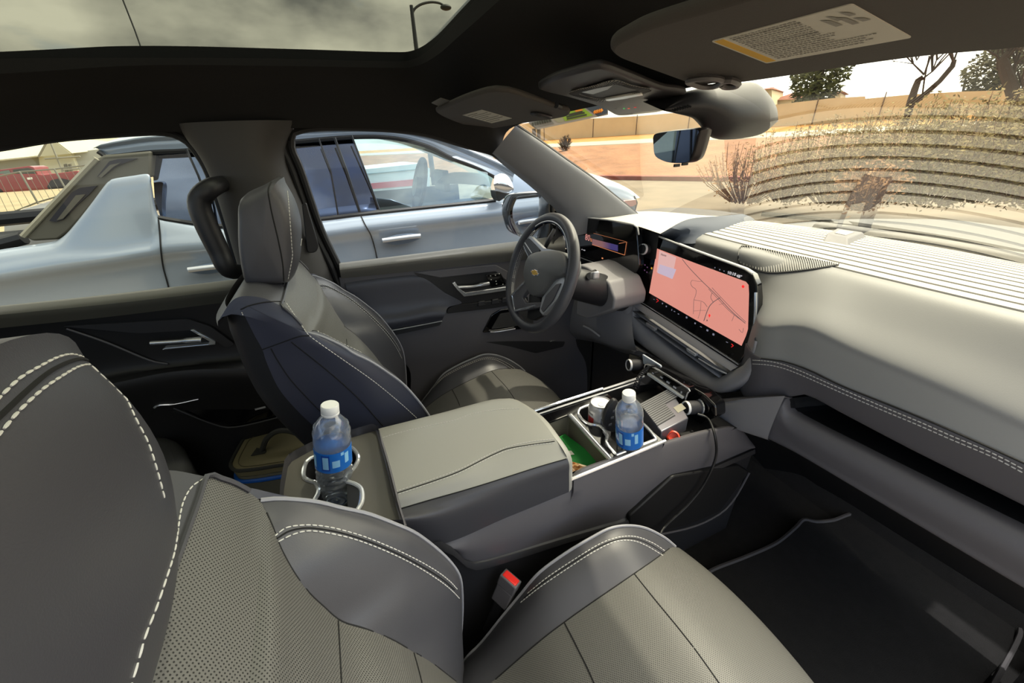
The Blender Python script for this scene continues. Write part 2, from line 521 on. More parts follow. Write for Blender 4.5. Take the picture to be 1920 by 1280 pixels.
# roof glass and roof skin above it
rows = []
for i in range(13):
    x = -1.35 + 1.72 * i / 12
    rows.append([Vector((x, .66 + .68 * t, .232 - .02 * t * t - (.10 * (x / 1.35) ** 2 if x < 0 else .0))) for t in [k / 8 - 1 for k in range(17)]])
struct(M().grid(rows).build('window_5', GL_ROOF), 'dark tinted glass roof panel with clouds above', 'roof window')
rm = M()
for s in (-1, 1):
    rm.grid([[Vector((-1.35 + 1.7 * i / 12, .66 + s * t, z - (.10 * ((-1.35 + 1.7 * i / 12) / 1.35) ** 2 if i < 9 else 0))) for i in range(13)] for t, z in ((.655, .228), (.72, .20), (.755, .15), (.775, .11))])
rm.grid([[Vector((x, .66 + .76 * k / 8, z)) for k in range(-8, 9)] for x, z in ((.32, .24), (.5, .20), (.70, .10))])
struct(rm.build('roof_top', mat('silver blue paint', (150, 160, 172), .3, .3, coat=.5), solid=.01), 'outer roof skin of the truck', 'roof')
# left side above the belt: B pillar trim, window rubbers, rear quarter
wl = M()
le = LY([(334, 232), (352, 263), (372, 290), (392, 328), (412, 385), (432, 450), (452, 520), (470, 600)], 1.395)
ri = LY([(551, 226), (532, 262), (530, 300), (548, 350), (578, 420), (607, 495), (632, 560), (650, 620)], 1.395)
def midc(a, b, t, dy): return [p.lerp(q, t) + Vector((0, dy, 0)) for p, q in zip(a, b)]
wl.loft([[p + Vector((0, .05, 0)) for p in le], le, midc(le, ri, .22, -.04), midc(le, ri, .7, -.05), ri, [p + Vector((.01, .05, 0)) for p in ri]], 24, 21, byindex=True)
# rail strip joining the headliner to the window openings
struct(wl.build('wall_left', mat('pillar trim', (62, 60, 58), .6, bump=(900, .2, 2, .001))), 'dark B pillar trim between the two left windows', 'pillar')
bg_ = M(); bg_.prism(rounded(LY([(566, 384), (574, 380), (598, 462), (592, 474), (576, 474)], 1.352), .01), (0, .02, 0))
struct(bg_.build('trim_7', PLBB, bevel=.004), 'dark seat belt guide slot on the B pillar', 'belt guide')
rt = M()
fw = LY([(546, 264), (553, 248), (600, 240), (700, 241), (791, 250), (875, 274), (925, 288), (959, 312), (1003, 346), (1031, 367), (1050, 400), (1058, 440)], 1.425)
fl = LY([(546, 264), (548, 283), (564, 320), (601, 427), (634, 497), (650, 540)], 1.425)
rt.tube(cr(fw, 50), .009, 8)
rt.tube(cr(fl, 30), .011, 8)
rt.tube([p + Vector((-.022, -.01, 0)) for p in cr(fl, 30)], .009, 8)
rw = LY([(-60, 283), (0, 275), (100, 259), (200, 251), (300, 247), (345, 261), (370, 288), (390, 323), (412, 385), (432, 450), (450, 520)], 1.425)
rt.tube(cr(rw, 50), .010, 8)
struct(rt.build('trim_1', RUB), 'black rubber seals around the left windows', 'window seal')
fl_ = M()
for l, hh in ((rw[1:9], 26), (fw[1:9], 24)): 
    up_ = [p + Vector((0, -.01, .045)) for p in l]
    fl_.loft([[p + Vector((0, -.004, .003)) for p in l], up_], 30, 4)
bk_ = cr(fl, 24)
fl_.loft([[p + Vector((-.03, .004, 0)) for p in cr(ri, 24)], [p + Vector((.002, .006, 0)) for p in bk_]], 24, 4)
fl_.loft([[p + Vector((.03, .006, 0)) for p in cr(le, 24)], [p + Vector((.0, .006, 0)) for p in cr(rw[5:], 24)]], 24, 4)
struct(fl_.build('trim_8', HEAD), 'black trim strip above the left windows', 'trim')
# A pillar trim
ap_l = LY([(924, 286), (960, 315), (1004, 350), (1034, 378), (1052, 402), (1062, 440)], 1.40)
ap_lm = LY([(926, 284), (975, 318), (1020, 350), (1052, 380), (1080, 408), (1090, 440)], 1.37)
ap_r = LY([(966, 237), (1009, 265), (1060, 301), (1110, 336), (1157, 373), (1196, 405)], 1.34)
ap_e = [p + Vector((.02, .03, .0)) for p in ap_r]
ap_mid = [p.lerp(q, .55) + Vector((-.006, -.012, .0)) for p, q in zip(ap_lm, ap_r)]
am = M().loft([[p + Vector((0, .05, 0)) for p in ap_l], ap_l, ap_lm, ap_mid, ap_r, ap_e], 26, 21, byindex=True)
struct(am.build('trim_2', mat('grey pillar trim', (118, 120, 126), .55, bump=(900, .2, 2, .001))), 'grey A pillar trim beside the windshield', 'pillar trim')
m = M()
m.tube(cr([p + Vector((.006, .012, .004)) for p in ap_r], 30), .007, 6)
struct(m.build('trim_3', RUB), 'black seal along the windshield edge of the pillar', 'window seal')
# panes
wf = fw + list(reversed(fl))[0:0]
def pane(poly, name, label, y, mt):
    P = [Vector((p.x, y, p.z)) for p in poly]
    mm = M(); mm.add(P, [tuple(range(len(P)))])
    o = mm.build(name, mt, smooth=False)
    return struct(o, label, 'window')
belt_f = [Yp(1062, 445, 1.44), Yp(969, 455, 1.44), Yp(640, 497, 1.44)]
pane(cr(fw, 40) + belt_f + [Yp(601, 427, 1.44), Yp(564, 320, 1.44), Yp(548, 283, 1.44)], 'window_1', 'driver door window glass', 1.44, GL_SIDE)
belt_r = [Yp(440, 527, 1.44), Yp(0, 577, 1.44), Yp(-60, 584, 1.44)]
pane(cr(rw, 40) + belt_r, 'window_2', 'left rear door window glass', 1.44, glass('rear side glass', (.66, .69, .62), .4))
# windshield: curved sheet from header to cowl
rows = []
for i in range(37):
    t = i / 36
    row = []
    for k in range(61):
        u = k / 30 - 1
        x = (.675 - .03 * u * u) * (1 - t) + (1.70 - .36 * u * u) * t + .006 * math.sin(math.pi * t)
        z = (.085 - .03 * u * u) * (1 - t) + (-.37 + .0 * u * u) * t + .004 * math.sin(math.pi * t)
        row.append(Vector((x, .66 + (.70 + .05 * t) * u, z)))
    rows.append(row)
WIND = M().grid(rows)
struct(WIND.build('window_3', GL_WIND), 'windshield glass', 'windshield')
# floor, firewall, inner sides
m = M()
m.box((.15, .66, -1.24), (3.0, 1.5, .04))
m.grid([[Vector((1.35, y, -1.22)) for y in (-.08, 1.42)], [Vector((1.62, y, -1.0)) for y in (-.08, 1.42)], [Vector((1.62, y, -.47)) for y in (-.08, 1.30)]])
struct(m.build('floor', CARP, smooth=False), 'black carpeted cabin floor and firewall', 'floor')
m = M()
m.box((-1.46, .66, -.80), (.05, 1.5, .90))
struct(m.build('wall_back', PLBB, smooth=False), 'dark rear wall of the cabin', 'wall')
m = M(); m.add([(-1.44, -.05, -.35), (-1.44, 1.38, -.35), (-1.36, 1.34, .08), (-1.36, 0, .08)], [(0, 1, 2, 3)])
struct(m.build('window_4', GL_SIDE, smooth=False), 'rear window glass of the cab', 'window')
m = M()
m.box((-.18, 1.475, -.88), (2.5, .02, .90)); m.box((1.36, 1.475, -.93), (.60, .02, .86))
struct(m.build('wall_left_2', PLBB, smooth=False), 'dark lower left side of the cabin behind the doors', 'wall')
m = M()
m.box((-.62, -.10, -.45), (.14, .05, 1.2)); m.box((.15, -.1, -1.2), (3.0, .08, .14)); m.box((-1.1, -.10, -.75), (.9, .05, 1.0))
struct(m.build('wall_right', PLB, smooth=False, bevel=.02), 'dark passenger side pillar and sill of the truck', 'wall')
# hood and cowl outside the windshield
hm = M()
rows = []
for i in range(13):
    x = 1.78 + 1.62 * i / 12
    rows.append([Vector((x, .66 + .92 * u, -.46 - .085 * (i / 12) ** 2 - .05 * abs(u) ** 3 + .012 * math.exp(-((abs(u) - .5) / .2) ** 2))) for u in [k / 16 - 1 for k in range(33)]])
hm.grid(rows)
hm.grid([rows[-1], [p + Vector((.06, 0, -.10)) for p in rows[-1]], [p + Vector((.05, 0, -.6)) for p in rows[-1]]])
hm.grid([[r[0] for r in rows], [r[0] + Vector((0, -.08, -.15)) for r in rows], [r[0] + Vector((0, -.08, -.7)) for r in rows]])
hm.grid([[r[-1] for r in rows], [r[-1] + Vector((0, .08, -.15)) for r in rows], [r[-1] + Vector((0, .08, -.7)) for r in rows]])
PAINT = mat('pale blue grey paint', (58, 62, 68), .6, .0)
struct(hm.build('hood', PAINT), 'pale blue hood of the truck seen past the dash', 'hood')
m = M()
m.grid([[Vector((1.62, y, -.40)) for y in (-.1, .3, .66, 1.0, 1.40)], [Vector((1.80, y, -.43)) for y in (-.1, .3, .66, 1.0, 1.40)]])
struct(m.build('trim_4', PLBB), 'black cowl panel at the base of the windshield', 'cowl')
w = thing('wiper', tuple(Zp(1580, 428, -.36)), 'black windshield wiper lying along the base of the glass', 'wiper')
wl_ = LZ([(1420, 404), (1500, 411), (1580, 423), (1690, 440), (1800, 459), (1930, 486)], -.352)
M().tube(cr([p + Vector((.03, 0, .004)) for p in wl_], 24), .011, 6).build('wiper_blade', RUB, w)
m = M(); m.tube(cr(LZ([(1590, 418), (1690, 434), (1790, 456), (1930, 492)], -.350), 16), .008, 6); m.build('wiper_arm', PLB, w)
m = M(); m.prism(LZ([(1555, 417), (1588, 420), (1597, 427), (1562, 424)], -.350), (0, 0, .014)); m.build('wiper_joint', mat('wiper joint', (58, 60, 63), .6), w, bevel=.003)
# ------------------------------------------------------------------ doors
DOORT = mat('door top pad', (104, 102, 96), .5, bump=(700, .25, 3, .001))
DOORP = mat('dark door pad', (60, 61, 70), .42, bump=(800, .2, 2, .001))
d = thing('door_1', tuple(Yp(800, 640, 1.4)), 'driver door with dark padded inner panel and chrome handle', 'door'); d['kind'] = 'structure'
m = M().loft([LY([(634, 493), (800, 473), (969, 452), (1060, 440)], 1.435), LY([(636, 495), (800, 475), (969, 454), (1060, 443)], 1.41), LY([(637, 506), (800, 487), (965, 470), (1060, 460)], 1.375), LY([(640, 522), (800, 506), (959, 489), (1060, 478)], 1.395)], 20, 16)
m.build('door_top', DOORT, d)
ctr = [LY([(636, 520), (800, 505), (959, 488), (1080, 476)], 1.402), LY([(645, 560), (830, 540), (975, 525), (1080, 515)], 1.408), LY([(670, 600), (850, 570), (985, 550), (1080, 540)], 1.404), LY([(700, 625), (835, 597), (985, 570), (1080, 555)], 1.398), LY([(735, 665), (850, 650), (930, 640), (1080, 640)], 1.402), LY([(770, 700), (880, 700), (1000, 690), (1100, 690)], 1.41), LY([(760, 800), (880, 800), (1000, 790), (1100, 790)], 1.415)]
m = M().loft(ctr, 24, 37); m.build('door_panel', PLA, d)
m = M().loft([LY([(645, 527), (700, 519), (755, 513), (766, 513)], 1.408), LY([(649, 538), (700, 530), (780, 521), (800, 524)], 1.398), LY([(655, 560), (740, 552), (812, 541), (836, 550)], 1.396), LY([(662, 580), (750, 572), (840, 560), (866, 567)], 1.393), LY([(672, 592), (750, 586), (815, 574), (842, 575)], 1.386), LY([(690, 604), (750, 597), (805, 586), (836, 585)], 1.374), LY([(705, 614), (750, 607), (800, 597), (832, 594)], 1.372), LY([(716, 621), (750, 615), (800, 606), (829, 600)], 1.385), LY([(716, 622), (750, 616), (800, 607), (829, 601)], 1.40)], 22, 41)
m.build('door_pad', DOORP, d)
m = M(); m.prism(rounded(LY([(719, 622), (829, 602), (825, 610), (732, 630)], 1.386), .006), (0, .03, 0)); m.build('armrest_strip', PLB, d, bevel=.002)
m = M().tube(cr(LY([(716, 622.5), (770, 613), (829, 601.5)], 1.382), 12), .0022, 6); m.build('armrest_bead', SAT, d)
m = M(); m.prism(rounded(LY([(775, 511), (931, 497), (953, 510), (958, 562), (866, 570), (827, 548)], 1.400), .012), (0, .03, 0)); m.build('handle_panel', PLBB, d, bevel=.002)
m = M(); m.prism(LY([(775, 511), (929, 496), (953, 509), (960, 530), (950, 527), (929, 509), (826, 521)], 1.396), (0, .03, 0)); m.build('handle_surround', PLA, d, bevel=.003)
m = M(); m.prism(LY([(848, 531), (857, 543), (870, 556), (955, 544), (952, 537), (873, 549), (862, 541), (853, 528)], 1.392), (0, .02, 0)); m.build('handle_frame', CHR, d, bevel=.0015)
m = M(); m.tube(cr(LY([(859, 538), (885, 537), (905, 533), (917, 531)], 1.380), 12), [.0055] * 8 + [.0075] * 4, 10); m.build('door_handle', CHR, d)
sw = M(); sw.prism(LY([(911, 515), (939, 512), (949, 533), (921, 539)], 1.394), (0, .03, 0)); swo = sw.build('switch_panel', GLO, d, bevel=.0015)
sm = M()
for a, b in ((920, 517), (929, 516), (921, 524), (930, 527), (931, 532), (943, 533), (936, 513)): sm.box(Yp(a, b, 1.3925), (.004, .001, .003))
sm.build('switch_marks', PAPER, swo)
m = M(); m.prism(rounded(LY([(838, 588), (839, 579), (853, 572), (990, 556), (990, 566), (930, 577)], 1.392), .006), (0, .04, 0)); m.build('window_switch_tray', PLBB, d, bevel=.002)
for a, b in ((903, 570), (929, 566), (948, 563)):
    m = M(); m.prism(LY([(a - 7, b + 5), (a - 6, b - 4), (a + 6, b - 6), (a + 8, b + 3)], 1.387), (0, .03, 0)); m.build('window_switch', PLB, d, bevel=.003)
m = M(); m.prism(rounded(LY([(905, 624), (922, 590), (937, 581), (1000, 572), (1000, 615)], 1.392), .008), (0, .05, 0)); m.build('speaker_surround', GLO, d, bevel=.003)
m = M(); m.prism(rounded(LY([(921, 617), (938, 588), (1000, 578), (1000, 607)], 1.390), .006), (0, .02, 0)); m.build('speaker_grille', mat('speaker mesh', (52, 50, 48), .6, bump=(1500, .8, 1, .001)), d, bevel=.002)
m = M(); m.tube(cr(LY([(919, 622), (930, 622), (950, 619), (966, 616)], 1.385), 12), .0034, 8); m.build('speaker_trim', CHR, d)
m = M(); m.prism(rounded(LY([(880, 636), (1000, 630), (1060, 640), (1056, 650), (1005, 662), (960, 650)], 1.402), .01), (0, .03, 0)); m.build('map_pocket', PLB, d, bevel=.006)
m = M(); m.box(Yp(1036, 638.5, 1.400), (.03, .002, .004)); m.build('trim_badge', CHR, d)
# rear door
d = thing('door_2', tuple(Yp(250, 680, 1.4)), 'left rear door with dark inner panel and chrome handle', 'door'); d['kind'] = 'structure'
m = M().loft([LY([(-80, 582), (0, 573), (220, 550), (460, 521)], 1.435), LY([(-80, 584), (0, 575), (220, 552), (460, 524)], 1.41), LY([(-80, 600), (0, 590), (220, 568), (460, 540)], 1.375), LY([(-80, 625), (0, 615), (220, 592), (460, 562)], 1.395)], 20, 16)
m.build('door_top', mat('rear door top pad', (88, 86, 76), .5, bump=(700, .25, 3, .001)), d)
ctr = [LY([(-80, 622), (0, 612), (220, 590), (460, 560)], 1.40), LY([(-80, 660), (60, 640), (250, 625), (480, 605)], 1.405), LY([(0, 740), (200, 700), (350, 680), (520, 660)], 1.40), LY([(60, 760), (230, 722), (360, 700), (540, 700)], 1.34), LY([(80, 800), (240, 790), (380, 780), (560, 780)], 1.38), LY([(80, 900), (240, 900), (380, 900), (600, 900)], 1.40)]
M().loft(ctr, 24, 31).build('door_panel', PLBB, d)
m = M(); m.prism(rounded(LY([(115, 612), (352, 598), (395, 612), (440, 645), (425, 652), (370, 618), (260, 625)], 1.392), .008), (0, .03, 0)); m.build('handle_surround', PLB, d, bevel=.003)
m = M(); m.tube(cr(LY([(282, 643), (330, 640), (365, 637), (378, 637)], 1.372), 14), [.006] * 9 + [.009] * 5, 10); m.build('door_handle', CHR, d)
m = M(); m.prism(LY([(303, 656), (404, 646), (404, 640), (363, 618), (356, 619), (392, 640), (390, 645), (310, 652)], 1.385), (0, .02, 0)); m.build('handle_frame', CHR, d, bevel=.0015)
m = M(); m.tube(cr(LY([(125, 616), (200, 642), (280, 675), (315, 682)], 1.398), 16), .003, 6); m.build('panel_seam', PLA, d)
m = M(); m.prism(rounded(LY([(290, 765), (318, 710), (425, 692), (440, 700), (500, 745), (560, 775), (440, 800)], 1.375), .012), (0, .04, 0)); m.build('speaker_surround', GLO, d, bevel=.004)
m = M(); m.prism(rounded(LY([(322, 712), (420, 697), (432, 700), (470, 720)], 1.373), .006), (0, .02, 0)); m.build('speaker_grille', PLB, d, bevel=.002)
m = M(); m.tube(cr(LY([(289, 764), (300, 759), (330, 757), (372, 748)], 1.365), 14), [.0035] * 6 + [.002] * 8, 8); m.build('speaker_trim', CHR, d)
m = M(); m.tube(cr(LY([(325, 765), (400, 795), (445, 800), (540, 778)], 1.368), 18), .003, 6); m.build('speaker_rim', PLB, d)
m = M(); m.box(Yp(488, 765, 1.36), (.032, .002, .006)); m.build('trim_badge', SAT, d)
# grab handle on the pillar
g = thing('grab_handle', tuple(Yp(400, 430, 1.33)), 'black grab handle on the B pillar behind the driver headrest', 'handle')
hp = LY([(412, 345), (396, 352), (378, 368), (374, 385), (384, 415), (410, 470), (428, 505), (450, 520)], 1.31)
hp[0].y = 1.38; hp[-1].y = 1.38
M().tube(cr(hp, 40), [.019 + .008 * math.sin(math.pi * i / 39) for i in range(40)], 12).build('grip', PLB, g)
# ------------------------------------------------------------------ front seats
CY = .21
BSH, CSH = Vector((.055, .90, .045)), Vector((.03, .90, 0))   # driver seat set against the passenger seat
def mirror(c): return [Vector((p.x, 2 * CY - p.y, p.z)) for p in c]
def YY(l): return [Yp(a, b, y) for a, b, y in l]
T_ = Yp(489, 939, .45)
C3 = [T_] + YY([(524, 936, .452), (571, 939, .455), (605, 944, .457), (640, 953, .46), (690, 964, .46), (741, 983, .46), (781, 1001, .46), (821, 1031, .46), (848, 1058, .46), (862, 1082, .46), (866, 1112, .463), (866, 1160, .465), (860, 1236, .465), (852, 1300, .465)])
C1 = [T_] + YY([(500, 961, .43), (514, 994, .41), (527, 1028, .395), (551, 1072, .375), (578, 1109, .365), (605, 1135, .36), (640, 1164, .355), (687, 1179, .35), (734, 1198, .35), (774, 1221, .35), (808, 1241, .35), (855, 1277, .35), (890, 1312, .35)])
TOPL = YY([(386, 893, .44), (410, 898, .445), (437, 907, .448), (465, 922, .45)])
def bolster():
    a, b = cr(C1, 40), cr(C3, 40)
    q1 = [p.lerp(q, .33) + Vector((.012 * math.sin(math.pi * min(1, i / 30)), -.004, 0)) for i, (p, q) in enumerate(zip(a, b))]
    q2 = [p.lerp(q, .72) + Vector((.016 * math.sin(math.pi * min(1, i / 26)) + (.012 if i > 26 else .012 * i / 26), 0, 0)) for i, (p, q) in enumerate(zip(a, b))]
    return M().loft([a, q1, q2, b], 40, 25, byindex=True)
# side panel and rear shell lines, traced on the driver seat and brought back
C4d = [p - BSH for p in LY([(449, 566), (458, 590), (478, 630), (493, 657), (500, 680), (524, 730), (558, 770), (589, 800), (640, 850)], .875)]
C4 = [Vector((p.x, 2 * CY - p.y, p.z)) for p in C4d]
SHB = [p - BSH for p in LY([(444, 575), (446, 612), (460, 650), (475, 690), (500, 740), (540, 790), (590, 840), (640, 890)], .92)]
SHB = [Vector((p.x - .012, 2 * CY - p.y, p.z)) for p in SHB]
def headrest_prof():
    p = LY([(440, 376), (470, 359), (508, 340)], .985) + LY([(521, 351), (538, 380), (549, 410), (553, 440), (551, 490), (541, 522)], 1.04) + LY([(528, 538), (490, 543), (455, 541), (445, 520), (437, 470), (436, 420)], .985)
    return [Vector((q.x, 0, q.z)) - Vector((BSH.x, 0, BSH.z)) for q in p]
HPROF = cr(headrest_prof(), 49, closed=True)[:-1]
HC = sum(HPROF, Vector()) / len(HPROF)
def headrest(lift=.012, hw=.113):
    rows = []
    for i in range(25):
        s = math.sin((i / 24 - .5) * math.pi)
        k = max(0.02, (1 - abs(s) ** 4.2)) ** (1 / 4.2)
        k = .35 + .65 * k if i not in (0, 24) else .0005
        rows.append([Vector((HC.x + (p.x - HC.x) * k + .012 * (1 - s * s), CY - .02 + hw * s, HC.z + (p.z - HC.z) * (.25 + .75 * k if i not in (0, 24) else .0005) + lift * (1 - s * s) * min(1, max(0, (p.z - HC.z) / .09)))) for p in HPROF])
    return M().grid(rows, closed=True)
def yuv(m, n, k):
    # perforation laid out across the seat (metres) and along its centre line
    v = 0.0
    for i in range(n):
        if i: v += (m.v[i * k + k // 2] - m.v[(i - 1) * k + k // 2]).length
        for j in range(k): m.uv[i * k + j] = (m.v[i * k + j].y, v)
    return m
def backrest_insert():
    L = cr(TOPL + C1, 46)
    Rr = mirror(L)
    cols = []
    for i, (p, q) in enumerate(zip(L, Rr)):
        row = []
        for k in range(21):
            u = k / 10 - 1
            w = p.lerp(q, k / 20)
            w.x += (1 - u * u) * (.020 if i > 6 else .020 * i / 6)
            row.append(w)
        cols.append(row)
    return yuv(M().grid(cols), 46, 21)
SHO = (Vector((-.03, 0, .024)), Vector((-.072, 0, .030)), Vector((-.115, 0, -.01)))
def shoulder():
    a = TOPL[0]
    f = [Vector((a.x, y, a.z)) for y in (a.y, .36, CY, 2 * CY - .36, 2 * CY - a.y)]
    sh = SHO
    g = [p + sh[0] for p in f]
    h = [p + sh[1] for p in f]
    k = [p + sh[2] for p in f]
    return M().loft([f, g, h, k], 20, 13, byindex=True)
def side(mir):
    f = mirror if mir else (lambda c: c)
    # bring the shoulder edge and the piping into one front line
    front = cr(TOPL + C3, 40)
    rear = cr([TOPL[0] + SHO[2]] + C4, 40)
    b = [p.lerp(q, .33) + Vector((0, .012, 0)) for p, q in zip(front, rear)]
    c = [p.lerp(q, .7) + Vector((0, .010, 0)) for p, q in zip(front, rear)]
    for i in range(6):
        w = (1 - i / 6) ** 2
        b[i] = b[i].lerp(front[i] + SHO[0], w); c[i] = c[i].lerp(front[i] + SHO[1], w)
    return M().loft([f(front), f(b), f(c), f(rear)], 40, 22, byindex=True)
def shell():
    rear = cr([TOPL[0] + SHO[2]] + C4, 30)
    c = cr([TOPL[0] + SHO[2] + Vector((-.012, -.03, -.02))] + SHB, 30)
    c2 = [Vector((p.x - .02, CY + .10, p.z)) for p in c]
    return M().loft([rear, c, c2, mirror(c2), mirror(c), mirror(rear)], 30, 25, byindex=True)
K2 = YY([(840, 1290, .455), (873, 1236, .455), (902, 1206, .455), (942, 1156, .457), (976, 1115, .458), (1010, 1075, .458), (1060, 1038, .458), (1110, 1008, .456), (1144, 991, .453), (1178, 986, .448), (1211, 991, .44), (1245, 1008, .42), (1266, 1025, .405)])
K1 = [Vector((-.08, .36, -.97)), Vector((0, .36, -.93))] + YY([(929, 1273, .36), (1010, 1203, .36), (1058, 1166, .36), (1110, 1129, .36), (1189, 1075, .362), (1228, 1048, .375), (1255, 1028, .395), (1266, 1025, .405)])
def cushion_bolster():
    a, b = cr(K1, 36), cr(K2, 36)
    q = [p.lerp(w, .5) + Vector((0, 0, .012 * math.sin(math.pi * min(1, (i + 4) / 36)))) for i, (p, w) in enumerate(zip(a, b))]
    q2 = [p.lerp(w, .82) + Vector((0, 0, .008 * math.sin(math.pi * min(1, (i + 4) / 36)))) for i, (p, w) in enumerate(zip(a, b))]
    return M().loft([a, q, q2, b], 36, 21, byindex=True)
def cushion_insert():
    L = cr(K1, 36); rows = []
    fx = L[-1].x
    for i, p in enumerate(L):
        q = Vector((p.x, 2 * CY - p.y, p.z)); row = []
        for k in range(21):
            u = k / 10 - 1
            w = p.lerp(q, k / 20)
            w.z += .006 * (1 - u * u) + (.012 * (i / 35) ** 6) * (1 - u * u)
            w.x += .016 * (1 - u * u) * (i / 35) ** 4
            row.append(w)
        rows.append(row)
    last = rows[-1]
    for dx, dz in ((.016, -.014), (.024, -.035), (.022, -.07), (.01, -.12), (-.03, -.18)):
        rows.append([p + Vector((dx, 0, dz)) for p in last])
    return yuv(M().grid(rows), len(rows), 21)
def cushion_side():
    b = cr(K2, 30)
    c = [p + Vector((0, .008, -.05)) for p in b]
    d_ = [Vector((p.x, .462, min(p.z - .11, -.97))) for p in b]
    return M().loft([b, c, d_], 30, 11, byindex=True)
def both(fn):
    m = fn()
    k = M().add(m.v, m.f, [m.uv.get(i, (0, 0)) for i in range(len(m.v))])
    k.add(mirror(m.v), [f[::-1] for f in m.f], [m.uv.get(i, (0, 0)) for i in range(len(m.v))])
    return k
def shifted(m, d):
    k = M(); k.v = [p + d for p in m.v]; k.f = m.f; k.uv = m.uv
    return k
def one(fn, mir):
    m = fn()
    k = M(); k.v = mirror(m.v) if mir else m.v; k.f = m.f; k.uv = m.uv
    return k
def make_seat(name, base, label, db, dc, driver):
    t = thing(name, base, label, 'car seat')
    out = {}
    def put(key, m, mt, d, parent=t, **kw):
        mm = shifted(m, d); out.setdefault(key, []).append(mm)
        return mm.build(key, mt, parent, **kw)
    put('headrest', headrest(*((.004, .113) if driver else (.027, .126))), LEA, db)
    ins = put('backrest_insert', backrest_insert(), LEAP, db)
    put('shoulder_panel', shoulder(), LEA, db)
    for mir in (False, True):
        put('backrest_bolster', one(bolster, mir), LEA, db)
        put('side_panel', M().add(side(mir).v, side(mir).f), LEAD, db)
        put('cushion_bolster', one(cushion_bolster, mir), LEA, dc)
        put('cushion_side', one(cushion_side, mir), PLB, dc)
    put('rear_shell', shell(), PLB, db)
    put('cushion_insert', cushion_insert(), LEAP, dc)
    hp = M()
    for s in (-.06, .06): hp.tube([Vector((HC.x - .02, CY + s, HC.z)) + db, Vector((HC.x - .03, CY + s, HC.z - .22)) + db], .008, 10)
    hp.build('headrest_post', SAT, t)
    bs = M(); bs.box(Vector((.22, CY, -1.10)) + dc, (.52, .40, .16)); bs.build('seat_base', PLBB, t, bevel=.03)
    # piping along both bolsters
    for mir in (False, True):
        f = mirror if mir else (lambda c: c)
        put('piping', M().tube([p + Vector((.0, 0, .001)) for p in cr(f(C3), 60)], .0032, 6), PIPE, db)
        put('piping', M().tube([p + Vector((0, 0, .002)) for p in cr(f(K2), 60)], .0032, 6), PIPE, dc)
    top = f_top = [Vector((TOPL[0].x, y, TOPL[0].z)) for y in (.44, CY, 2 * CY - .44)]
    put('piping', M().tube([p + Vector((.002, 0, .001)) for p in cr(list(reversed(TOPL)) + [Vector((TOPL[0].x, y, TOPL[0].z)) for y in (.40, .3, CY, .12, .02)] + mirror(TOPL), 60)], .003, 6), LEA, db)
    return t, out
def trees(out, d=Vector((0, 0, 0))):
    m = M()
    for k in ('headrest', 'backrest_insert', 'shoulder_panel', 'backrest_bolster', 'side_panel', 'cushion_bolster', 'cushion_side', 'cushion_insert'):
        for q in out[k]: m.add(q.v, q.f)
    return m.bvh()
ps, po = make_seat('passenger_seat', (.15, CY, -1.2), 'black leather passenger seat in the foreground with perforated centre panels', Vector((0, 0, 0)), Vector((0, 0, 0)), False)
ds, do = make_seat('driver_seat', (.18, CY + .9, -1.2), 'black leather driver seat behind the steering wheel', BSH, CSH, True)
pt, dt = trees(po), trees(do)
# stitching and seams on the passenger seat
def off(l, dx, dy): return [(a + dx, b + dy) for a, b in l]
HS1 = [(-30, 770), (0, 744), (37, 709), (81, 683), (112, 668), (137, 664), (162, 672), (178, 684)]
HS2 = [(-30, 842), (0, 812), (34, 772), (78, 731), (119, 703), (150, 686), (175, 684), (200, 700), (231, 737), (257, 790), (278, 831), (296, 887), (309, 937)]
ST = [HS1, HS2]
BS1 = [(516, 1004), (537, 989), (571, 984), (605, 986), (640, 993), (684, 1006), (731, 1025), (774, 1045), (815, 1068), (842, 1088), (858, 1105)]
BS2 = [(522, 1015), (551, 1001), (584, 995), (640, 1004), (684, 1017), (731, 1036), (774, 1057), (815, 1082), (842, 1102), (862, 1122)]
KS1 = [(989, 1112), (1026, 1082), (1077, 1048), (1127, 1018), (1164, 1006), (1194, 1006), (1225, 1018), (1248, 1033)]
KS2 = [(976, 1129), (1010, 1102), (1060, 1068), (1110, 1036), (1151, 1016), (1184, 1013), (1211, 1022), (1245, 1042)]
TS = [(383, 896), (360, 912), (345, 937), (338, 964), (333, 998), (326, 1038), (309, 1092), (293, 1139), (272, 1193), (259, 1240), (247, 1280), (236, 1320)]
ph_ = [o for o in ps.children if o.name.startswith('headrest') and 'post' not in o.name][0]
def row(pts, L, gap, r, parent, nm='stitching'):
    if len(pts) > 2: m = M(); dashes(m, pts, L, gap, r); m.build(nm, STI, parent)
def line(pts, r, parent, nm='seam'):
    if len(pts) > 2: m = M(); m.tube(pts, r, 5); m.build(nm, SEAM, parent)
def sh_(pts, d): return [p + d for p in pts]
for l, d_ in ((BS1, BSH), (BS2, BSH), (TS, BSH), (KS1, CSH), (KS2, CSH)):
    pts = drape(pt, l, .0008, 70)
    row(pts, .0055, .0028, .0009, ps); row(sh_(pts, d_), .0055, .0028, .0009, ds)
    if l is not TS: row(sh_(mirror(pts), d_), .0055, .0028, .0009, ds)
for l in (HS1, HS2): row(drape(pt, l, .0008, 70), .0048, .0014, .0007, ph_, 'headrest_stitching')
line(drape(pt, [(-30, 808), (0, 780), (62, 722), (103, 691), (147, 673), (172, 680)], .0002, 50), .0012, ph_, 'headrest_seam')
mid_ = lambda A, B: [((a + c) / 2, (b + d_) / 2) for (a, b), (c, d_) in zip(A, B)]
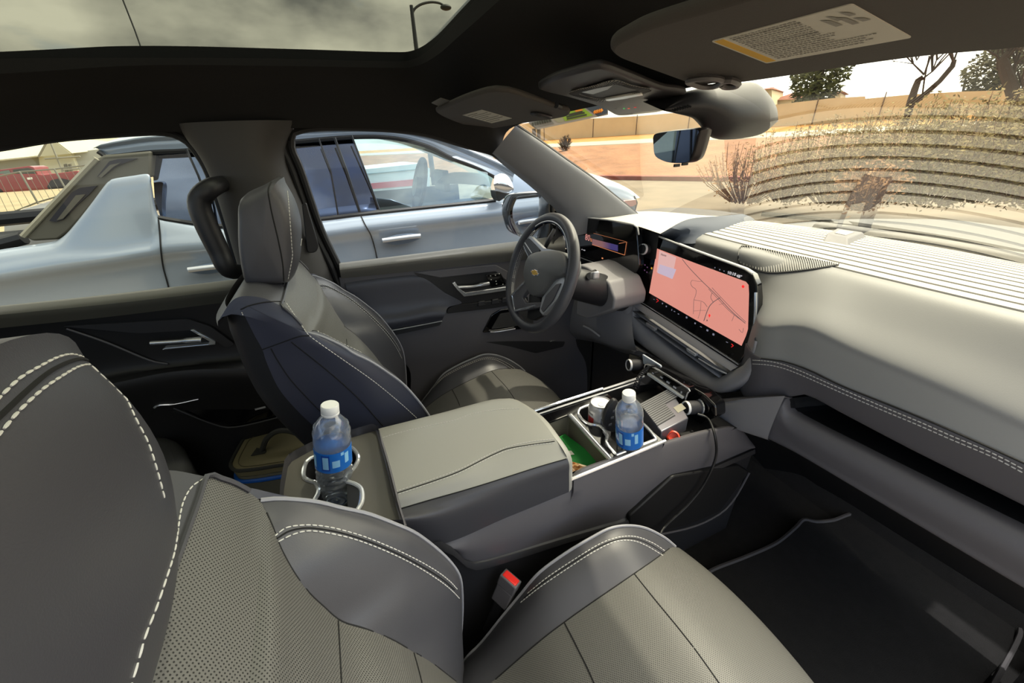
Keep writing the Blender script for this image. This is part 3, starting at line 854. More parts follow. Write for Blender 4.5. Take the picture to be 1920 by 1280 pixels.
for l, d_ in ((mid_(BS1, BS2), BSH), ([(634, 1164), (636, 1200), (641, 1300)], BSH), ([(776, 1224), (786, 1260), (798, 1310)], BSH), (mid_(KS1, KS2), CSH), ([(1058, 1166), (1078, 1205), (1105, 1260), (1122, 1300)], CSH), ([(1189, 1075), (1225, 1120), (1280, 1187), (1345, 1270), (1370, 1300)], CSH), ([(500, 961), (514, 994), (527, 1028), (551, 1072), (578, 1109), (605, 1135), (640, 1164), (687, 1179), (734, 1198), (774, 1221), (808, 1241), (855, 1277)], BSH), ([(929, 1273), (1010, 1203), (1058, 1166), (1110, 1129), (1189, 1075), (1228, 1048), (1255, 1028)], CSH)):
    pts = drape(pt, l, .0002, 50)
    if len(l) <= 5: pts = [p for p in pts if p.y >= CY - .002]
    line(pts, .0012, ps); line(sh_(pts, d_), .0012, ds)
    if len(l) <= 5: line(mirror(pts), .0012, ps)
    line(sh_(mirror(pts), d_), .0012, ds)
for l in ([(509, 341), (503, 355), (506, 380), (512, 409), (522, 451), (530, 493), (532, 526), (531, 537)], [(443, 376), (441, 400), (440, 440), (441, 480), (447, 520)], [(451, 580), (470, 572), (500, 566), (533, 565)], [(492, 655), (520, 645), (560, 631), (580, 629)], [(508, 653), (520, 675), (545, 712), (580, 750), (602, 772)], [(546, 641), (570, 660), (620, 700), (670, 745), (718, 798)]):
    pts = drape(dt, l, .0003, 40)
    line(pts, .0014, ds)
for l in ([(539, 358), (542, 390), (545, 430), (547, 461), (548, 482), (540, 524)], [(453, 585), (462, 605), (477, 634), (489, 655), (497, 684), (508, 712), (530, 745), (552, 770)], [(537, 568), (552, 590), (566, 610), (578, 627), (600, 644), (640, 672), (700, 714), (750, 755), (782, 784)]):
    pts = drape(dt, l, .0008, 60)
    row(pts, .005, .003, .0009, ds)
# buckle beside the passenger cushion
b = thing('seat_belt_buckle', tuple(Yp(900, 1200, .485)), 'black seat belt buckle with red release button beside the passenger seat', 'buckle')
ax = (Yp(958, 1078, .485) - Yp(905, 1200, .485)).normalized()
ux = Vector((.55, -.83, 0)); ux = (ux - ax * ux.dot(ax)).normalized(); uy = ax.cross(ux)
c = Yp(958, 1083, .485)
def bx(m, o, w, d_, h):
    v = [o + ux * (x * w / 2) + uy * (y * d_ / 2) + ax * z for z in (0, -h) for x, y in ((-1, -1), (1, -1), (1, 1), (-1, 1))]
    m.add(v, [(0, 1, 2, 3), (7, 6, 5, 4), (0, 4, 5, 1), (1, 5, 6, 2), (2, 6, 7, 3), (3, 7, 4, 0)])
    return m
bb = bx(M(), c, .044, .027, .026); bx(bb, c - ax * .026, .041, .024, .046); bb.build('buckle_body', PLA, b, bevel=.003)
bx(M(), c + ax * .0015, .037, .020, .008).build('release_button', mat('red plastic', (232, 40, 34), .35), b, bevel=.003)
bx(M(), c - ax * .07, .026, .014, .10).build('buckle_stalk', PLBB, b, bevel=.004)
# ------------------------------------------------------------------ dashboard
dsh = thing('dashboard', (1.0, .66, -1.0), 'dark grey dashboard with pale ribbed top trim and white double stitching', 'dashboard')
L0 = LZ([(1180, 404), (1400, 411), (1440, 417), (1500, 426), (1580, 438), (1660, 448), (1750, 460), (1830, 475), (1920, 493), (2150, 548)], -.345)
L1 = LZ([(1255, 425), (1345, 447), (1460, 473), (1580, 508), (1750, 546), (1925, 586), (2150, 640)], -.312)
L2 = [Vector((1.08, 1.35, -.40)), Vector((1.07, 1.05, -.40)), Vector((1.06, .80, -.41)), Vector((1.03, .68, -.425))] + LX([(1425, 612), (1480, 615), (1520, 622), (1600, 660), (1760, 728), (1925, 803), (2150, 905)], .935)
L1b = [Vector((p.x - .03, p.y, p.z - .012)) for p in L1]
L3 = [Vector((1.06, 1.35, -.51)), Vector((1.06, 1.05, -.51)), Vector((1.05, .80, -.51)), Vector((1.01, .68, -.515))] + LX([(1414, 664), (1468, 676), (1515, 691), (1582, 723), (1683, 763), (1784, 805), (1925, 868), (2150, 975)], .915)
L4 = [Vector((1.06, 1.35, -.62)), Vector((1.06, 1.05, -.62)), Vector((1.05, .80, -.62)), Vector((1.01, .68, -.625))] + LX([(1398, 746), (1481, 743), (1515, 741), (1582, 776), (1700, 838), (1800, 888), (1925, 950), (2150, 1065)], .935)
L5 = LX([(1330, 752), (1398, 748), (1462, 748), (1478, 775), (1530, 806), (1616, 850), (1750, 920), (1895, 994), (2150, 1125)], .905)
L6 = LX([(1330, 795), (1400, 800), (1440, 822), (1495, 850), (1600, 912), (1750, 1001), (1920, 1102), (2150, 1235)], .905)
def P_(l, n=60): return cr(l, n)
# ribbed trim: raised slats with narrow gaps between them
NR = 13
def quadfit(P, n=60, top=1.35):
    # smooth the traced line: least squares parabola x(y), z(y)
    ys = [p.y for p in P]; y0, y1 = top, min(ys)
    def fit(vals):
        A = [[sum(y ** (i + j) for y in ys) for j in range(3)] for i in range(3)]
        B = [sum(v * y ** i for v, y in zip(vals, ys)) for i in range(3)]
        Mx = Matrix(A); c = Mx.inverted() @ Vector(B); return c
    cx, cz = fit([p.x for p in P]), fit([p.z for p in P])
    return [Vector((cx[0] + cx[1] * y + cx[2] * y * y, y, cz[0] + cz[1] * y + cz[2] * y * y)) for y in [y0 + (y1 - y0) * k / (n - 1) for k in range(n)]]
a, b = quadfit(L1[1:]), quadfit(L0[1:])
rows = []
def ribrow(t, dz): return [p.lerp(q, t) + Vector((0, 0, dz + .012 * math.sin(math.pi * t))) for p, q in zip(a, b)]
gaps = M(); slat = M()
for i in range(NR):
    t0, t1 = i / NR, (i + 1) / NR
    g = .17 / NR
    r_ = [ribrow(t0 + g, -.003), ribrow(t0 + g * 1.3, .0012), ribrow((t0 + t1 + g) / 2, .0022), ribrow(t1 - g * .3, .0012), ribrow(t1, -.003)]
    slat.grid(r_); rows += r_
    gaps.grid([ribrow(t0 - g * .05, -.0022), ribrow(t0 + g * 1.05, -.0022)])
slat.build('ribbed_trim', RIB, dsh)
gaps.build('rib_gaps', SEAM, dsh)
b_ct = [p for p in b if p.y < .93]
M().loft([[p + Vector((.004, 0, .002)) for p in b_ct], [p + Vector((.02, 0, .014)) for p in b_ct], [p + Vector((.07, 0, .010)) for p in b_ct], [p + Vector((.09, 0, -.05)) for p in b_ct]], 40, 13, byindex=True).build('cowl_trim', PLBB, dsh)
# padded top
qa = quadfit(L1[1:]); q2 = quadfit(L2[2:]) if False else P_(L2)
pad = M().loft([qa, [p + Vector((-.035, 0, -.014)) for p in qa], [p.lerp(q, .62) + Vector((0, 0, .012)) for p, q in zip(qa, q2)], [p + Vector((.006, 0, .016)) for p in q2], [p + Vector((-.004, 0, -.008)) for p in q2], P_(L3)], 60, 51, byindex=True)
pad.build('dash_pad', DASHP, dsh)
band = M().loft([[p + Vector((.004, 0, -.001)) for p in P_(L3)], [p + Vector((-.004, 0, -.006)) for p in P_(L3)], [p.lerp(q, .6) + Vector((-.006, 0, 0)) for p, q in zip(P_(L3), P_(L4))], P_(L4), [p + Vector((.03, 0, .012)) for p in P_(L4)]], 60, 25, byindex=True)
band.build('stitched_band', PLA, dsh)
bt = M(); bt.add(pad.v, pad.f); bt.add(band.v, band.f); bt.grid(rows); DT = bt.bvh()
for dy in (0, 7):
    l = [(1411, 675 + dy), (1440, 677 + dy), (1468, 683 + dy), (1500, 695 + dy), (1532, 709 + dy), (1582, 731 + dy), (1650, 760 + dy), (1720, 789 + dy), (1784, 817 + dy), (1860, 849 + dy), (1920, 880 + dy)]
    row(drape(DT, l, .001, 90), .0052, .0022, .0011, dsh)
sg = M(); sg.tube([p + Vector((-.004, 0, 0)) for p in P_(L3) if p.y < .545], .0016, 5); sg.build('seam', SEAM, dsh)
# open shelf and the lip below it
sh = M().loft([[p + Vector((.005, 0, .004)) for p in P_(L4)], [p + Vector((.20, 0, -.0)) for p in P_(L4)], [p + Vector((.22, 0, -.01)) for p in P_(L5)], [p + Vector((.012, 0, 0)) for p in P_(L5)]], 60, 28, byindex=True)
sh.build('shelf', PLBB, dsh, smooth=False)
p5, p6 = P_(L5), P_(L6)
lip = M().loft([[p + Vector((.05, 0, -.004)) for p in p5], [p + Vector((.008, 0, .001)) for p in p5], [p.lerp(q, .3) + Vector((-.010, 0, 0)) for p, q in zip(p5, p6)], [p.lerp(q, .75) + Vector((-.006, 0, 0)) for p, q in zip(p5, p6)], p6, [p + Vector((.05, 0, -.012)) for p in p6]], 60, 31, byindex=True)
lip.build('glovebox_lip', PLA, dsh)
gm = M().loft([[p + Vector((.04, 0, -.008)) for p in p6], [p + Vector((.16, 0, -.12)) for p in p6], [p + Vector((.38, 0, -.36)) for p in p6]], 40, 12, byindex=True)
gm.build('under_dash_cover', PLBB, dsh)
# leaf-shaped speaker grille lying on the pad
sgp = [(1392, 461), (1430, 466), (1481, 477), (1530, 487), (1573, 496), (1545, 502), (1515, 506), (1480, 510), (1448, 512), (1414, 505), (1393, 498), (1383, 490), (1382, 477)]
g = M()
n = 26
top = drape(DT, [(1386, 466), (1392, 461), (1430, 466), (1481, 477), (1530, 487), (1572, 496)], .003, n)
bot = drape(DT, [(1384, 480), (1386, 494), (1414, 505), (1448, 512), (1515, 506), (1572, 497)], .003, n)
if len(top) == n and len(bot) == n:
    g.loft([top, [p.lerp(q, .5) + Vector((0, 0, .002)) for p, q in zip(top, bot)], bot], n, 9, byindex=True)
    go = g.build('speaker_grille', PLB, dsh)
    q = M(); q.tube(top, .0016, 5); q.tube(bot, .0016, 5); q.build('grille_rim', PLB, go)
    fins = M()
    for k in range(44):
        i = k / 43 * (n - 1); i0 = min(int(i), n - 2); f_ = i - i0
        p, r = top[i0].lerp(top[i0 + 1], f_), None
        j = (k / 43) ** .8 * (n - 1); j0 = min(int(j), n - 2); r = bot[j0].lerp(bot[j0 + 1], j - j0)
        fins.tube([p + Vector((0, 0, .003)), p.lerp(r, .5) + Vector((0, 0, .0055)), r + Vector((0, 0, .003))], .0012, 4)
    fins.build('grille_fins', mat('grille fin grey', (150, 148, 142), .4), go)
# light sensor pod on the ribbed trim
rt_ = M(); rt_.grid(rows); RB = rt_.bvh()
def dz(l, h): return [p + Vector((0, 0, h)) for p in drape(RB, l, 0)]
lo = dz([(1540, 455), (1566, 436), (1628, 446), (1590, 464)], -.004)
hi = dz([(1548, 446), (1567, 435), (1615, 443), (1586, 455)], .014)
if len(lo) == 4 and len(hi) == 4:
    m = M(); m.add(lo + hi, [(4, 5, 6, 7), (0, 1, 5, 4), (1, 2, 6, 5), (2, 3, 7, 6), (3, 0, 4, 7)])
    so_ = m.build('sensor_pod', PLA, dsh, bevel=.004)
    q = M(); q.prism([p * .55 + (hi[0] + hi[1] + hi[2] + hi[3]) / 4 * .45 for p in hi], (0, 0, .0015)); q.build('sensor_window', RIB, so_, bevel=.001)
# raised hood over the gauges
h1 = LX([(1030, 402), (1088, 408), (1140, 412), (1195, 424), (1238, 438)], .935)
h2 = LX([(1080, 412), (1150, 409), (1190, 401), (1240, 400), (1290, 411)], 1.12)
h3 = LX([(1140, 404), (1205, 396), (1262, 398.5), (1310, 403), (1348, 405)], 1.30)
h4 = LX([(1170, 400), (1200, 394), (1260, 389), (1330, 393), (1393, 401)], 1.58)
hood_ = M().loft([h1, h2, h3], 20, 17, byindex=True)
hood_.build('gauge_hood', RIB, dsh)
M().loft([h3, [p.lerp(q, .5) + Vector((0, 0, .002)) for p, q in zip(h3, h4)], h4], 20, 9, byindex=True).build('defroster_slot', mat('brown black plastic', (50, 44, 44), .6), dsh)
HB = hood_.bvh()
ridge = [h1[-1], h2[-1], h3[-1], h4[-1]]
base_ = [Zp(1240, 446, -.34), Zp(1290, 457, -.335), Zp(1362, 443, -.335), Zp(1418, 415, -.345)]
m = M().loft([ridge, [p.lerp(q, .5) + Vector((0, -.006, .004)) for p, q in zip(ridge, base_)], base_], 20, 11)
m.build('hood_flank', mat('shaded hood side', (84, 90, 102), .75), dsh)  # side painted in bluish shade, against the sunlit pale top
# left part of the dash below the gauges, and the fascia behind the wheel
m = M().loft([LX([(1190, 560), (1150, 535), (1090, 500), (1030, 470)], .94), LX([(1185, 600), (1145, 560), (1090, 530), (1030, 510)], .92), LX([(1190, 645), (1150, 640), (1100, 620), (1030, 600)], .88), LX([(1200, 668), (1165, 660), (1110, 640), (1030, 630)], .92)], 20, 22)
m.build('knee_panel', STK, dsh)
m = M(); m.tube(cr(LX([(1094, 611), (1108, 618), (1124, 630)], .86), 10), .004, 6); m.build('knee_panel_trim', SAT, dsh)
m = M(); m.grid([[Vector((.97, y, -.29)) for y in (1.0, 1.2, 1.42)], [Vector((.97, y, -.60)) for y in (1.0, 1.2, 1.42)], [Vector((1.2, y, -.95)) for y in (1.0, 1.2, 1.42)]]); m.build('dash_back', PLBB, dsh)
m = M(); m.loft([LX([(1040, 375), (1062, 398), (1090, 410)], .96), LY([(1046, 400), (1040, 440), (1035, 470)], 1.38)], 8, 6); m.build('dash_corner', PLB, dsh)
# centre stack frame, vent and the sweeping trim under it
fo = LX([(1152, 528), (1158, 560), (1168, 596), (1186, 620), (1240, 656), (1300, 696), (1340, 722), (1372, 716), (1402, 702), (1414, 688), (1420, 640), (1421, 600), (1385, 682), (1191, 559), (1188, 530)], .925)
cs = M(); 
n = 30
o1 = cr(LX([(1152, 528), (1158, 560), (1168, 600), (1186, 632), (1240, 674), (1300, 712), (1342, 735), (1376, 728), (1405, 711), (1417, 690), (1422, 640)], .925), n)
o2 = cr(LX([(1188, 530), (1189, 556), (1188, 574), (1191, 596), (1232, 636), (1282, 676), (1330, 706), (1348, 709), (1370, 696), (1396, 682), (1419, 630)], .935), n)
cs.loft([[p + Vector((.06, 0, -.02)) for p in o1], o1, [p.lerp(q, .5) + Vector((-.012, 0, 0)) for p, q in zip(o1, o2)], o2, [p + Vector((.03, 0, 0)) for p in o2]], n, 21, byindex=True)
cs.build('stack_frame', STK, dsh)
i1 = LX([(1190, 562), (1250, 600), (1330, 652), (1384, 687)], .94)
i2 = LX([(1189, 575), (1245, 613), (1320, 663), (1370, 695)], .925)
m = M().loft([i1, i2, [p + Vector((.03, 0, -.004)) for p in i2]], 16, 7); m.build('vent_top_bar', STK, dsh)
m = M(); m.prism(LX([(1184, 566), (1376, 690), (1345, 716), (1320, 706), (1230, 640), (1186, 602)], .985), (.02, 0, 0)); m.build('vent_cavity', PLBB, dsh)
for k, off_ in enumerate((.28, .62)):
    A = LX([(1191, 574), (1368, 692)], .945); B = LX([(1193, 604), (1345, 714)], .945)
    p, q = A[0].lerp(B[0], off_), A[1].lerp(B[1], off_)
    m = M(); m.loft([[p + Vector((-.012, 0, .003)), q + Vector((-.012, 0, .003))], [p + Vector((.03, 0, -.004)), q + Vector((.03, 0, -.004))]], 10, 4); m.build('vent_slat', STK, dsh, solid=.003)
for a_, b_ in ((1219, 613), (1295, 661)):
    m = M(); m.prism(rounded(LX([(a_ - 9, b_ - 9), (a_ + 9, b_ + 2), (a_ + 8, b_ + 8), (a_ - 8, b_ - 3)], .922), .004), (.012, 0, 0)); m.build('vent_tab', SAT if a_ > 1250 else STK, dsh, bevel=.002)
m = M(); m.tube(cr(LX([(1310, 672), (1340, 690), (1362, 700)], .925), 8), .0025, 6); m.build('vent_bead', SAT, dsh)
t1 = cr(LX([(1148, 628), (1180, 645), (1215, 668), (1260, 697), (1300, 722), (1335, 745), (1347, 756), (1400, 750), (1470, 746)], .900), 30)
t2 = cr(LX([(1140, 645), (1180, 655), (1205, 672), (1250, 700), (1300, 729), (1334, 752), (1341, 775), (1370, 800), (1440, 824)], .896), 30)
m = M().loft([[p + Vector((.07, 0, -.03)) for p in t1], [p + Vector((.006, 0, .001)) for p in t1], t1, [p.lerp(q, .5) + Vector((-.006, 0, 0)) for p, q in zip(t1, t2)], t2, [p + Vector((.05, 0, -.01)) for p in t2]], 30, 21, byindex=True)
m.build('stack_lower_trim', STK, dsh)
# ------------------------------------------------------------------ screens
SN = Vector((1, 0, -.15)); SD = 1.0275
def SP(px, py, d=0): return PP(px, py, SN, SD - d)
sc = thing('infotainment_screen', tuple(SP(1300, 620)), 'wide black touchscreen showing a pink map in the middle of the dash', 'screen')
ol = [(1196, 429), (1300, 470), (1394, 504), (1411, 515), (1419, 534), (1421, 560), (1418, 617), (1407, 650), (1384, 682), (1300, 628), (1191, 558), (1193, 500)]
m = M(); m.prism([SP(*p) for p in ol], (.022, 0, 0)); m.build('bezel', GLO, sc, bevel=.003, smooth=True)
m = M(); m.tube(cr([SP(*p, .002) for p in [(1196, 428), (1300, 468), (1392, 502), (1411, 513)]], 20), .003, 6); m.build('bezel_edge', mat('lit top edge', (215, 215, 212), .4), sc)  # pale strip paints the light along the housing's top surface
m = M(); m.tube(cr([SP(*p, .001) for p in [(1191, 559), (1290, 622), (1385, 683)]], 16), .0018, 6); m.build('lower_edge', CHR, sc)
m = M(); m.tube(cr([SP(*p, .001) for p in [(1417, 548), (1416, 590), (1412, 630), (1404, 650)]], 12), .004, 6); m.build('side_edge', CHR, sc)
SCR = mat('pink map display', (60, 20, 18), .25, emit=(226, 150, 135), es=.25)
ds_ = [(1232, 466), (1300, 492), (1398, 528), (1403, 534), (1404, 551), (1402, 617), (1398, 630), (1390, 648), (1300, 597), (1217, 549)]
m = M(); m.prism([SP(*p, .0010) for p in ds_], (.002, 0, 0)); disp = m.build('display', SCR, sc, smooth=False)
LINE = mat('map road', (60, 55, 60), .5, emit=(120, 100, 100), es=.16)
PALE = mat('display card', (60, 60, 66), .5, emit=(225, 178, 172), es=.25)
CARD2 = mat('display card blue', (60, 60, 70), .5, emit=(196, 178, 196), es=.26)
WHT = mat('lit white', (120, 120, 124), .5, emit=(230, 225, 230), es=.26)
RED = mat('lit red', (120, 10, 10), .5, emit=(240, 40, 40), es=.4)
INK = mat('display ink', (20, 18, 20), .5, emit=(80, 60, 62), es=.14)
AMB = mat('lit amber', (100, 60, 10), .5, emit=(230, 170, 60), es=.22)
def Z1(x, y): return (1160 + x / 4.571, 420 + y / 4.571)
rd = M()
for l, r in (([(545, 300), (600, 370), (715, 490), (840, 610), (960, 740), (1085, 850)], .0009), ([(770, 555), (850, 640), (950, 745), (1080, 845)], .0006), ([(800, 545), (870, 620), (980, 735), (1090, 840)], .0006), ([(870, 630), (810, 670), (770, 720), (730, 830)], .0013), ([(800, 590), (790, 630), (810, 668)], .0007), ([(630, 480), (615, 510), (640, 545), (665, 560), (660, 610), (645, 650), (640, 770)], .0006), ([(630, 480), (680, 490), (715, 490)], .0005), ([(645, 648), (720, 665), (760, 710)], .0006), ([(705, 665), (700, 740), (680, 810)], .0005), ([(640, 745), (700, 740), (750, 740)], .0005), ([(860, 690), (900, 680)], .0005), ([(990, 780), (970, 830)], .0005), ([(1030, 900), (1060, 930), (1070, 890)], .0005)):
    rd.tube(cr([SP(*Z1(*p), .0014) for p in l], 14), r, 4)
rd.build('map_lines', LINE, disp)
def plate(l, d, mt, name, par, th=.0005):
    m = M(); m.prism([SP(*p, d) for p in l], (th, 0, 0)); return m.build(name, mt, par, smooth=False)
plate([Z1(350, 225), Z1(492, 285), Z1(455, 470), Z1(325, 410)], .0016, PALE, 'route_card', disp)
plate([Z1(352, 345), Z1(492, 388), Z1(460, 470), Z1(332, 418)], .0022, CARD2, 'route_button', disp)
um = (SP(1394, 504) - SP(1196, 429)).normalized(); vm = (SP(1196, 429) - SP(1191, 558)).normalized()
def SF(x, y, d=.0026): return frame_of(SP(*Z1(x, y), d), -Vector((0, 1, 0)) + Vector((0, 0, 0)), (.15, 0, 1))
text('Home', 'card_text', SF(385, 265), .010, INK, disp)
text('10:10', 'clock_text', SF(968, 424), .012, WHT, sc)
text("48°", 'temperature_text', SF(1032, 449), .012, WHT, sc)
pin = M(); pin.ball(SP(*Z1(778, 782), .002), .0036, 6, (.3, 1, 1.1)); pin.tube([SP(*Z1(778, 785), .002), SP(*Z1(776, 803), .002)], [.0026, .0003], 6); pin.build('map_pin', RED, disp)
pin = M(); pin.ball(SP(*Z1(1066, 535), .0015), .0042, 6, (.2, 1, 1)); pin.build('map_marker', RED, disp)
car = M(); car.prism([SP(*Z1(*p), .0016) for p in ((757, 815), (763, 832), (757, 828), (750, 834))], (.0005, 0, 0)); car.build('position_arrow', INK, disp, smooth=False)
ICON = mat('icon grey', (70, 70, 78), .5, emit=(150, 150, 170), es=.16)
for x, y, w, h in ((303, 645, 14, 5), (928, 1012, 22, 6), (375, 680, 14, 18), (408, 705, 16, 18), (455, 735, 8, 22), (478, 748, 22, 7), (512, 770, 18, 10), (582, 800, 20, 22), (655, 850, 16, 18), (705, 880, 24, 6), (760, 910, 22, 22), (812, 945, 22, 24), (825, 373, 8, 12), (866, 390, 12, 12), (903, 402, 12, 8), (935, 410, 5, 10)):
    c = SP(*Z1(x, y), .0008); ic = M(); ic.box(c, (.0006, w / 4571 * 1.28, h / 4571 * 1.2)); ic.build('screen_icon', ICON, sc, smooth=False)

for (x, y), nm in (((333, 655), 'arrow_mark'), ((975, 1040), 'arrow_mark')):
    m = M(); m.tube([SP(*Z1(x - 8, y - 14), .001), SP(*Z1(x + 8, y + 2), .001), SP(*Z1(x - 10, y + 14), .001)], .0007, 4); m.build(nm, RED, sc)
RING = mat('bright knob ring', (225, 225, 226), .3, metal=.2)
kc = SP(1216, 467); kn = -SN.normalized()
m = M().lathe([(.016, -.002), (.018, .004), (.018, .022), (.0165, .026)], kc, kn, 28); kb = m.build('volume_knob', PLB, sc)
m = M().lathe([(.0185, .020), (.0195, .023), (.0185, .028), (.0155, .0275), (.0145, .024)], kc, kn, 28); m.build('knob_ring', RING, kb)
m = M().lathe([(.0145, .0235), (.006, .0225), (.001, .0225)], kc, kn, 24); m.build('knob_face', GLO, kb)
ic = M()
VIO = mat('dim violet icon', (60, 50, 70), .5, emit=(120, 80, 120), es=.14)
for x, y in ((225, 350), (245, 370), (222, 395), (242, 412)): ic = M(); ic.box(SP(*Z1(x, y), .0008), (.0006, .005, .004)); ic.build('side_icon', VIO, sc, smooth=False)
m = M(); m.box(SP(*Z1(282, 378), .0008), (.0006, .006, .006)); m.build('amber_icon', AMB, sc, smooth=False)
# gauges
ic_ = thing('instrument_cluster', tuple(Xp(1140, 470, .94)), 'black driver display reading 80 percent behind the steering wheel', 'screen')
m = M(); m.prism(rounded(LX([(1030, 396), (1090, 408), (1140, 413), (1193, 423), (1198, 500), (1187, 519), (1090, 479), (1030, 452)], .93), .01), (.025, 0, 0)); m.build('bezel', GLO, ic_, bevel=.003)
m = M(); m.tube(cr(LX([(1092, 407), (1140, 412), (1188, 421), (1196, 428), (1198, 440)], .928), 16), .0028, 6); m.build('bezel_edge', mat('pale rim', (200, 200, 200), .35), ic_)
def Z2(x, y): return (920 + x / 4.571, 360 + y / 4.571)
m = M(); m.tube(cr(LX([Z2(770, 562), Z2(900, 610), Z2(1050, 665), Z2(1200, 718)], .928), 12), .0018, 6); m.build('lower_edge', SAT, ic_)
BAR = bpy.data.materials.new('battery bar'); BAR.use_nodes = True
nt = BAR.node_tree; bN = nt.nodes['Principled BSDF']
uvn = nt.nodes.new('ShaderNodeUVMap'); sx = nt.nodes.new('ShaderNodeSeparateXYZ'); rpn = nt.nodes.new('ShaderNodeValToRGB'); mrn = nt.nodes.new('ShaderNodeMapRange')
nt.links.new(uvn.outputs[0], sx.inputs[0]); mrn.inputs[1].default_value = -.03; mrn.inputs[2].default_value = .03
nt.links.new(sx.outputs[0], mrn.inputs[0]); nt.links.new(mrn.outputs[0], rpn.inputs[0])
rpn.color_ramp.elements[0].color = (*lin((150, 105, 105)), 1); rpn.color_ramp.elements[1].color = (*lin((70, 60, 120)), 1)
nt.links.new(rpn.outputs[0], bN.inputs['Emission Color']); bN.inputs['Emission Strength'].default_value = .2; bN.inputs['Base Color'].default_value = (.02, .02, .02, 1)
A = LX([Z2(870, 400), Z2(1090, 455)], .9285); B = LX([Z2(870, 450), Z2(1090, 508)], .9285)
m = M().loft([A, B], 8, 4); m.build('charge_bar', BAR, ic_, smooth=False)
ORG = mat('lit orange', (90, 40, 20), .5, emit=(240, 150, 100), es=.26)
m = M(); m.tube(LX([Z2(870, 450), Z2(1148, 540), Z2(1165, 428), Z2(1100, 440)], .928), .0007, 4); m.tube(LX([Z2(880, 352), Z2(1160, 425)], .928), .0003, 4); m.build('charge_outline', ORG, ic_)
text('80', 'charge_text', frame_of(Xp(*Z2(830, 392), .9275), (0, -1, 0), (.05, 0, 1)), .036, mat('lit pink', (120, 60, 60), .5, emit=(255, 170, 160), es=.16), ic_)
text('%', 'percent_sign', frame_of(Xp(*Z2(860, 412), .9275), (0, -1, 0), (.05, 0, 1)), .018, ORG, ic_)
m = M(); m.box(Xp(*Z2(957, 567), .9285), (.0006, .008, .005)); m.build('warning_icon', ORG, ic_, smooth=False)
m = M()
for x in (782, 797, 806): m.box(Xp(*Z2(x, 492 + (x - 782) * .3), .9285), (.0006, .0025, .004))
m.build('odometer_marks', WHT, ic_, smooth=False)
# ------------------------------------------------------------------ steering wheel and column
wc = Vector((.558, 1.085, -.383)); wa = math.radians(22)
wu, wv, wn = Vector((0, -1, 0)), Vector((math.sin(wa), 0, math.cos(wa))), Vector((-math.cos(wa), 0, math.sin(wa)))
sw_ = thing('steering_wheel', tuple(wc), 'black leather steering wheel with silver spokes and gold emblem', 'steering wheel')
ring = []
for i in range(64):
    t = 2 * math.pi * i / 64
    rr = .184
    ring.append(wc + wu * (rr * math.cos(t)) + wv * (rr * math.sin(t) * (1 - .05 * (math.sin(t) < -.7) * (abs(math.sin(t)) - .7) / .3)))
m = M().tube(ring, [.0165 + .0015 * math.cos(2 * i / 64 * 2 * math.pi) for i in range(64)], 14, closed=True); m.build('rim', LEA, sw_)
def WP(px, py, d=0): return PP(px, py, wn, wc.dot(wn) + d)
pp = [wc + wu * (.1665 * math.cos(t)) + wv * (.1665 * math.sin(t)) + wn * .006 for t in [math.radians(48 + 84 * k / 20) for k in range(21)]]
m = M().tube(pp, .0045, 8); m.build('rim_inlay', GLO, sw_)
pp2 = [wc + wu * (.170 * math.cos(t)) + wv * (.170 * math.sin(t)) + wn * .0105 for t in [math.radians(30 + 95 * k / 20) for k in range(21)]]
m = M().tube(pp2, .002, 6); m.build('rim_bead', SAT, sw_)
for a0, a1 in ((150, 200), (205, 240), (125, 142)):
    for dr in (-.003, .003):
        row([wc + wu * ((.1675 - abs(dr) * .1) * math.cos(math.radians(a0 + (a1 - a0) * k / 20))) + wv * (.1675 * math.sin(math.radians(a0 + (a1 - a0) * k / 20))) + wn * dr for k in range(21)], .004, .002, .0009, sw_)
hub = [Z2(*p) for p in [(350, 535), (560, 500), (655, 560), (640, 700), (545, 745), (440, 870), (350, 882), (300, 765), (292, 660)]]
H = cr([WP(*p, .012) for p in hub], 36, closed=True)[:-1]
hc = sum(H, Vector()) / len(H)
m = M().loft([[p - wn * .05 for p in H], [p - wn * .01 for p in H], H, [hc.lerp(p, .93) + wn * .008 for p in H], [hc.lerp(p, .6) + wn * .014 for p in H], [hc.lerp(p, .02) + wn * .017 for p in H]], 36, 26, byindex=True)
# close the loft seam
m.grid([[r_ for r_ in (m.v[i * 36 + 35], m.v[i * 36])] for i in range(26)])
m.build('hub_pad', mat('hub leather', (98, 98, 98), .5, bump=(900, .15, 2, .001)), sw_)
def spoke(name, l, mt, d0=.004, th=.016, bev=.003, rnd=.006):
    m = M(); m.prism(rounded([WP(*Z2(*p), d0) for p in l], rnd), wn * -th); return m.build(name, mt, sw_, bevel=bev)
s1 = spoke('spoke', [(250, 405), (335, 372), (450, 480), (560, 500), (420, 560), (335, 585)], SAT)
m = M(); m.prism(rounded([WP(*Z2(*p), .0075) for p in [(265, 420), (325, 395), (425, 500), (330, 565)]], .004), wn * -.004); m.build('spoke_buttons', PLB, s1, bevel=.0015)
m = M(); m.tube([WP(*Z2(295, 435), .0085), WP(*Z2(355, 525), .0085)], .0022, 6); m.build('button_rocker', SAT, s1)
s2 = spoke('spoke', [(545, 750), (628, 722), (640, 770), (560, 930), (445, 1055), (415, 1020), (440, 900), (500, 820)], SAT)
m = M(); m.prism(rounded([WP(*Z2(*p), .0075) for p in [(560, 790), (600, 780), (530, 930), (445, 1030), (430, 1000), (470, 890)]], .004), wn * -.004); m.build('spoke_buttons', PLA, s2, bevel=.0015)
s3 = spoke('spoke', [(298, 770), (185, 885), (205, 1010), (225, 1022), (430, 985), (440, 940), (300, 950), (270, 900), (320, 830)], PLA)
